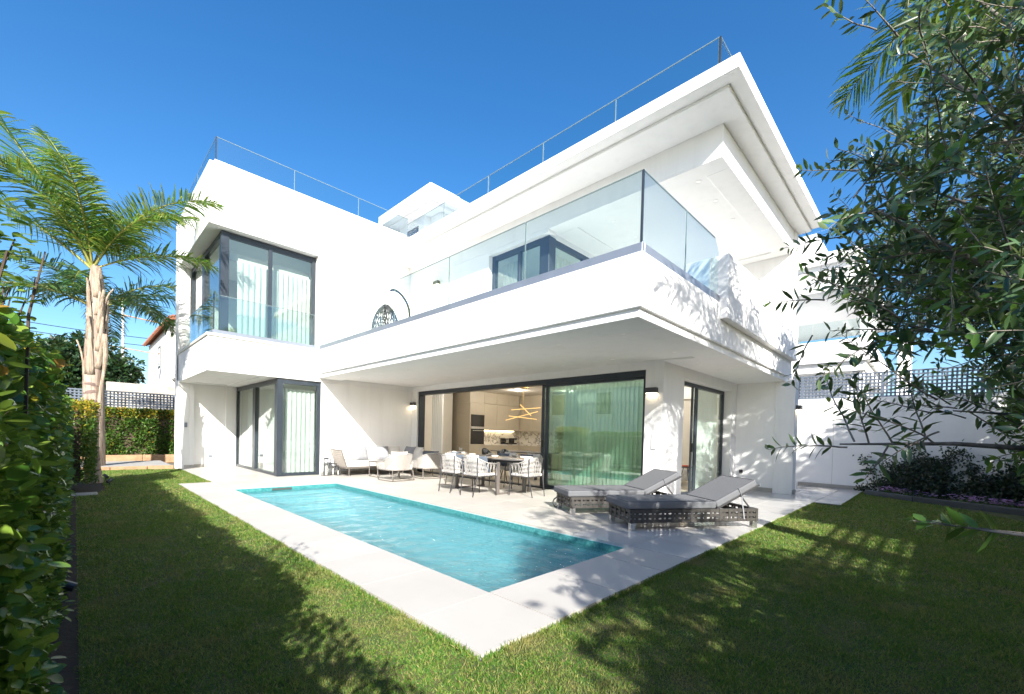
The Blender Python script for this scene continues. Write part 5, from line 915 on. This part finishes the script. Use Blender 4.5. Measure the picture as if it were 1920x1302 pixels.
for i in range(11):   # dark leaf scars ringing the lower trunk
    z = .30 + i * .175 + random.uniform(-.03, .03); r_ = np.interp(z, [a for a, b in zs], [b for a, b in zs]) + .004; q = MB(); k2 = 16; a0 = random.uniform(3.2, 3.9)
    for j in range(k2 + 1): a = a0 + (2.4 + .3 * math.sin(i)) * j / k2; hh = .028 * math.sin(math.pi * j / k2) + .004; zc = z + .05 * math.sin(a * 1.0 + i); q.v += [(cxp(z) + r_ * math.cos(a), 12.82 + r_ * math.sin(a), zc - hh), (cxp(z) + r_ * math.cos(a), 12.82 + r_ * math.sin(a), zc + hh)]
    for j in range(k2): q.f.append((2*j, 2*j + 2, 2*j + 3, 2*j + 1))
    q.build('leaf_scar', 'palm_ring', pm)
for i in range(15):   # old leaf bases clasping the trunk
    a = R(205 + (i * 61) % 190 - 20); z = 2.15 + .125 * i; r0 = np.interp(z, [a_ for a_, b in zs], [b for a_, b in zs]) + .012; h = random.uniform(.7, 1.05) if i < 10 else .5; q = MB(); k2 = 6
    for j in range(k2 + 1):
        t_ = j / k2; wd = (.85 * (1 - t_) ** 1.2 + .16) * .55; rr = r0 + .03 * t_ + (.10 * t_ ** 3 if i % 4 == 0 else .015); zc = z + h * t_
        for s in (-1, -.4, .4, 1): aa = a + wd * s; q.v.append((cxp(zc) + (rr - .02 * abs(s)) * math.cos(aa), 12.82 + (rr - .02 * abs(s)) * math.sin(aa), zc))
    for j in range(k2):
        for s in range(3): q.f.append((j*4 + s, j*4 + s + 1, (j+1)*4 + s + 1, (j+1)*4 + s))
    o = q.build('leaf_base', 'palm_boot', pm, smooth=True); sm = o.modifiers.new('th', 'SOLIDIFY'); sm.thickness = .018
q = MB()
for j in range(9):      # a dead sheath hanging down the right of the trunk
    t_ = j / 8; z = 3.15 - 1.75 * t_; a = math.atan2(-.70, .714) + .12 * math.sin(t_ * 5); wd = .30 * (1 - .55 * t_ ** 2) * (.75 + .25 * math.sin(t_ * 9)); r_ = np.interp(z, [a_ for a_, b_ in zs], [b_ for a_, b_ in zs]) + .03 + .02 * math.sin(t_ * 7)
    for s in (-1, 0, 1): q.v.append((cxp(z) + (r_ + .03 * (s == 0)) * math.cos(a + wd * s), 12.82 + (r_ + .03 * (s == 0)) * math.sin(a + wd * s), z))
for j in range(8):
    for s in range(2): q.f.append((j*3 + s, j*3 + s + 1, (j+1)*3 + s + 1, (j+1)*3 + s))
o = q.build('dead_sheath', 'palm_boot', pm, smooth=True); sm = o.modifiers.new('th', 'SOLIDIFY'); sm.thickness = .02
top = (.26, 12.82, 4.5); IR = math.atan2(-.70, .714); 
# azimuths about the image right (+x -y); the camera looks along (+.71,+.70)
for i, (az, el, ln, dr) in enumerate(((IR + R(178), 1.08, 4.6, .30), (IR + R(150), 1.30, 3.9, .60), (IR + R(188), .72, 3.6, .40), (IR + R(2), 1.05, 3.2, 1.25), (IR + R(-16), .85, 2.6, 1.2), (IR + R(20), .55, 2.3, .9), (IR + R(115), 1.05, 3.4, 1.5), (IR + R(-60), 1.15, 2.6, 1.3), (IR + R(60), 1.2, 3.2, 1.2), (IR + R(-100), 1.15, 2.8, 1.6), (IR + R(165), 1.2, 3.6, .9))):
    frond(pm, top, az, el, ln, dr, 'palm_leaf', 135, .66, .023, 40 + i, curl=(.15 if i == 1 else 0))
p2 = thing('palm_tree', 'second darker palm whose fronds spread behind the shaggy trunk', 'palm tree', (.47, 17.6, -.03)); MB().tube([(.47, 17.6, -.03), (.46, 17.6, 2.4), (.46, 17.6, 4.6)], [.2, .17, .12], 10).build('trunk', 'palm_bark', p2, smooth=True)
for i in range(10): frond(p2, (.46, 17.6, 4.6), R(i * 36 + 8), .80 - .18 * (i % 3), 2.9 + .3 * (i % 2), 1.55, 'palm_leaf_shade', 100, .62, .03, 80 + i)
p3 = thing('palm_tree', 'palm at the right whose drooping frond tips hang behind the olive', 'palm tree', (5.1, -1.45, -.03)); MB().tube([(5.1, -1.45, -.03), (5.1, -1.4, 2.5), (5.15, -1.35, 5.0)], [.2, .17, .12], 10).build('trunk', 'palm_bark', p3, smooth=True)
for i in range(13): frond(p3, (5.15, -1.35, 5.0), R(i * 27.7 + 5), .95 - .22 * (i % 3), 2.3 + .25 * (i % 2), 1.45, 'palm_leaf', 80, .62, .024, 120 + i)
frond(p3, (5.15, -1.35, 5.0), R(64), .62, 2.75, 1.35, 'palm_leaf', 110, .55, .018, 150)
# ---- trees
tree('fig_tree', 'dense dark green tree behind the back lattice and palm trunk', (.45, 26.5, 0), 2.0, .22, (.10, 26.5, 3.35), (1.85, 1.7, 1.6), 90, 150, .22, .12, 'tree_leaf_dark', .55)
tree('bush_tree', 'tall dark evergreen bush at the right end of the lattice wall', (12.9, -2.0, 0), .6, .14, (12.9, -1.95, 2.5), (1.0, 1.05, 2.0), 85, 170, .10, .05, 'bush_leaf', .34)
tree('street_tree', 'evergreen tree beyond the garden wall on the right', (8.8, -2.95, 0), 2.4, .2, (8.7, -2.35, 4.8), (2.1, 1.35, 1.6), 95, 150, .16, .08, 'bush_leaf', .55, group='trees beyond the garden wall behind the camera')
tree('street_tree', 'evergreen tree beyond the garden wall behind the olive', (.2, -4.8, 0), 2.2, .2, (.2, -4.6, 3.8), (1.9, 1.3, 1.5), 42, 120, .16, .08, 'bush_leaf', .55, group='trees beyond the garden wall behind the camera')
tree('street_tree', 'evergreen tree beyond the garden wall at the far right corner', (11.8, -4.2, 0), 2.2, .2, (11.6, -4.0, 4.2), (1.5, 1.4, 1.5), 50, 130, .16, .08, 'bush_leaf', .55, group='trees beyond the garden wall behind the camera')
# ---- olive tree close to the camera on the right
def olive():
    t = thing('olive_tree', 'olive tree with grey green leaves reaching in from the right edge', 'olive tree', (2.75, -1.25, -.03)); m = MB(); base = Vector((2.75, -1.25, -.03)); fork = Vector((2.62, -1.05, 1.0))
    m.tube([tuple(base), (2.72, -1.2, .5), tuple(fork)], [.11, .09, .075], 10)
    ends = [(1.75, .22, 1.20), (1.9, .05, 1.6), (1.72, .18, 1.95), (1.85, .10, 2.45), (2.2, .05, 2.95), (2.3, -.25, 3.2), (1.5, -.35, 2.3), (1.6, -.30, 1.45), (2.7, .12, 2.0), (2.9, .05, 2.6), (2.55, -.05, 1.35), (2.1, -.9, 3.0), (3.2, -.3, 2.3), (1.9, .02, 2.0), (3.9, -.3, 2.4), (3.6, -.6, 2.9), (4.0, -.7, 1.9), (3.3, -.05, 3.0), (3.7, -.15, 2.0), (3.8, -.12, 2.3), (3.55, .02, 2.15), (4.1, -.22, 2.5), (3.45, .12, 2.35), (3.9, .0, 2.6)]
    limb = []
    for i, e_ in enumerate(ends):
        e_ = Vector(e_); mid = fork.lerp(e_, .5) + Vector((random.uniform(-.08, .08), random.uniform(-.12, .05), random.uniform(.0, .16))); pts = [fork.lerp(mid, k / 5).lerp(mid.lerp(e_, k / 5), k / 5) for k in range(6)]; m.tube([tuple(p_) for p_ in pts], [.024, .020, .015, .011, .007, .003], 6); limb += [(p_, (e_ - fork).normalized()) for p_ in pts[2:]]
    PP, DD, UU, LL, WW, YY = [], [], [], [], [], []
    def twig(a, d, ln, shoot=False):
        n = max(4, int(ln / .02)); b = Vector(a); dv = Vector(d).normalized(); pts = [b.copy()]
        for i in range(n):
            dv = (dv + Vector((random.gauss(0, .05), random.gauss(0, .05), random.gauss(-.012, .05)))).normalized(); b = b + dv * ln / n; pts.append(b.copy()); ax = dv.cross(Vector((random.gauss(0, 1), random.gauss(0, 1), random.gauss(0, 1)))).normalized()
            if i > 0:
                for s in (-1, 1):
                    if random.random() < .12: continue
                    PP.append(tuple(b)); DD.append(tuple(ax * s * 1.0 + dv * random.uniform(.25, .9) + Vector((0, 0, random.uniform(-.1, .1))))); UU.append(tuple(dv * .4 + Vector((random.gauss(0, .5), random.gauss(0, .5), random.gauss(.6, .4))))); tip = 1 - .45 * (i / n) ** 3; LL.append(random.uniform(.045, .070) * tip); WW.append(random.uniform(.011, .0155) * (1.25 if shoot else 1)); YY.append(shoot or (i > n - 3 and random.random() < .25))
        m.tube([tuple(p_) for p_ in pts], [.0032 * (1 - .7 * i / n) for i in range(n + 1)], 5, False)
    for i in range(1700):
        lp, ld = random.choice(limb); d = (ld * .7 + Vector((random.gauss(-.15, .55), random.gauss(.15, .55), random.gauss(.0, .55)))).normalized(); q = lp + Vector((random.gauss(0, .05), random.gauss(0, .05), random.gauss(0, .05)))
        ln = random.uniform(.16, .42); en = q + d * ln
        slope = (en.z - 1.2) / max(en.x, .1)
        if en.x < 1.05 or en.y > en.x * float(np.interp(slope, [-.1, 0, .28, .5, .8], [.02, .19, .205, .16, .12])): continue   # crown outline on the terrace side
        if en.y > -.16 * en.x and (slope < -.05 or (slope < .13 and random.random() < .78)): continue                                 # open underside
        twig(q, d, ln, random.random() < .10)
    for a, d, ln in (((1.75, .20, 1.19), (-.1, .9, .02), .22), ((1.9, .10, 1.21), (-.2, .5, .9), .24), ((1.8, .15, 1.2), (.1, .2, 1), .26), ((1.95, .02, 1.22), (.1, .1, 1), .26), ((1.75, .1, 1.2), (-.2, .3, -.8), .12),
                     ((1.32, -.14, 1.03), (.15, 1, .08), .17), ((1.30, -.13, 1.03), (.1, .95, .15), .14), ((1.9, .3, 1.72), (0, .9, .3), .20), ((2.0, .35, 1.62), (-.1, .5, -.9), .2), ((2.2, .30, 2.05), (0, 1, .1), .2), ((2.2, .25, 2.3), (-.1, 1, .35), .22), ((2.1, .20, 2.75), (-.1, .8, .9), .25)):
        twig(a, d, ln, a[2] < 1.1)
    m.tube([(1.45, -.45, 1.10), (1.36, -.2, 1.035), (1.32, -.12, 1.03)], [.006, .004, .003], 5)
    m.build('trunk', 'olive_bark', t, smooth=True)
    P, D, U, L, W, Yv = np.array(PP), np.array(DD), np.array(UU), np.array(LL), np.array(WW), np.array(YY)
    f_ = np.array(cf[:]); r_ = np.array(cr[:]); rel = P - np.array(CAM[:]); dep = rel @ f_; inside = (dep > .3) & ((rel @ r_) / np.maximum(dep, .1) < 1.2); size = np.where(inside, L / np.maximum(dep, .1), 0); vis = np.argsort(-size)[:300]; single = np.zeros(len(P), bool); single[vis] = True; me = {}
    for yv, mt in ((0, 'olive_leaf'), (1, 'olive_shoot')):
        V, F = leaves(np.zeros((1, 3)), np.array([[1., 0, 0]]), np.array([[0, 0, 1.]]), 1.0, 1.0, 'leaf', .12); V[:, 2] *= .3; mm = bpy.data.meshes.new('leaf'); mm.from_pydata([tuple(v) for v in V], [], [tuple(q) for q in F]); mm.materials.append(MAT[mt]); mm.polygons.foreach_set('use_smooth', [True] * len(mm.polygons)); me[yv] = mm
    off = Matrix.Translation(-wloc(t))
    for i, M_ in zip(vis, leaf_frames(P[vis], D[vis], U[vis], L[vis], W[vis])): o = bpy.data.objects.new('leaf', me[int(Yv[i])]); COL.objects.link(o); o.parent = t; o.matrix_local = off @ M_
    for sel, mt, nm in ((~Yv & ~single, 'olive_leaf', 'foliage'), (Yv & ~single, 'olive_shoot', 'young_foliage')): V, F = leaves(P[sel], D[sel], U[sel], L[sel], W[sel], 'leaf', .12); tag(np_mesh(nm, V, F, mt, t, smooth=True), kind='stuff')
olive()
# ---- climbers and flowers along the right wall
def ivy():
    t = thing('climbing_plant', 'dark climbing plant sprawling over the foot of the white right hand wall', 'climber', (14.2, 0, 0)); m = MB(); PP = []
    for i in range(46):
        y = random.uniform(-2.2, 1.0); pt = Vector((14.46, y, .0)); d = Vector((0, random.gauss(0, .5), 1)).normalized(); pts = [tuple(pt)]
        for j in range(random.randint(9, 17)):
            d = (d + Vector((0, random.gauss(0, .35), random.gauss(-.05, .2)))).normalized(); pt = pt + d * .085; pt.x = 14.47 - abs(random.gauss(0, .04)); pt.z = max(.05, min(1.35, pt.z)); pts.append(tuple(pt))
            for q in range(13): PP.append((pt.x - abs(random.gauss(.0, .07)), pt.y + random.gauss(0, .08), max(.02, pt.z + random.gauss(0, .07))))
        m.tube(pts, .005, 4, False)
    tag(m.build('stems', 'twig', t), kind='stuff'); P = np.array(PP); n = len(P); V, F = leaves(P, unit(RNG.normal(0, 1, (n, 3)) * np.array((.5, 1, 1))), unit(RNG.normal(0, .4, (n, 3)) + np.array((-1, 0, .3))), RNG.uniform(.05, .085, n), RNG.uniform(.03, .05, n), 'diamond', .1); tag(np_mesh('foliage', V, F, 'ivy_leaf', t), kind='stuff')
ivy()
def flowers():
    rows = []
    for i in range(56):
        u_ = RNG.uniform(0, 1); y = 0.95 - 2.6 * u_; x = np.interp(y, [-2.4, -1.2, .36, 1.2], [12.15, 12.36, 13.08, 13.98]) + RNG.uniform(.05, .42)
        rows.append((x, y))
    rows.sort(key=lambda q: -q[1])
    mesh = []
    for v_ in range(4):
        P, D, U, L, W = [], [], [], [], []
        for j in range(40): P.append((random.gauss(0, .06), random.gauss(0, .06), abs(random.gauss(.05, .04)))); D.append((random.gauss(0, 1), random.gauss(0, 1), random.uniform(.1, 1))); U.append((0, 0, 1)); L.append(random.uniform(.05, .08)); W.append(random.uniform(.025, .035))
        A = leaves(np.array(P), np.array(D), np.array(U), np.array(L), np.array(W), 'diamond'); P, D, U = [], [], []
        for j in range(4):
            c = (random.gauss(0, .065), random.gauss(0, .065), random.uniform(.13, .22))
            for k in range(5): a = 2 * math.pi * k / 5; P.append(c); D.append((math.cos(a) - .3, math.sin(a), .35)); U.append((-.4, -.2, 1))
        B_ = leaves(np.array(P), np.array(D), np.array(U), .034, .036, 'leaf', .1); mesh.append((A, B_))
    fm = [(np_mesh('foliage', *A, 'bush_leaf'), np_mesh('blossom', *B_, 'petal')) for A, B_ in mesh]; src = [(a.data, b.data) for a, b in fm]
    for a, b in fm: bpy.data.objects.remove(a); bpy.data.objects.remove(b)
    for i, (x, y) in enumerate(rows):
        t = thing('flower_plant', 'low purple flowering plant in the bed at the foot of the right hand wall', 'flower', (x, y, -.02), random.uniform(0, 6), 'purple flowers along the right hand bed')
        for nm, me in zip(('foliage', 'blossom'), src[i % 4]): o = bpy.data.objects.new(nm, me); COL.objects.link(o); o.parent = t
flowers()
# ---- garden spot lights
def garden_spot(loc, rz, label):
    t = thing('garden_spotlight', label, 'garden light', loc, rz, 'small garden spotlights'); MB().tube([(0, 0, -.05), (0, 0, .06)], .01, 6).build('spike', 'frame_dark', t, local=True); MB().tube([(-.05, 0, .07), (.05, 0, .12)], .032, 10).build('housing', 'frame_dark', t, local=True)
    MB().tube([(.0505, 0, .1203), (.052, 0, .121)], .026, 10).build('lens', 'ceramic', t, local=True)
garden_spot((-.04, 4.36, -.03), R(160), 'black garden spotlight at the foot of the left hedge'); garden_spot((.50, 13.3, -.03), R(120), 'black garden spotlight beside the palm trunk'); garden_spot((.52, 12.2, -.03), R(40), 'small garden spotlight in front of the palm trunk')
tag(MB().box(-.3, .30, 10.55, 10.95, -.05, -.015).build('stepping_stone', 'path_stone', bevel=.01), 'flat grey stepping stone at the end of the left hedge', 'stone')
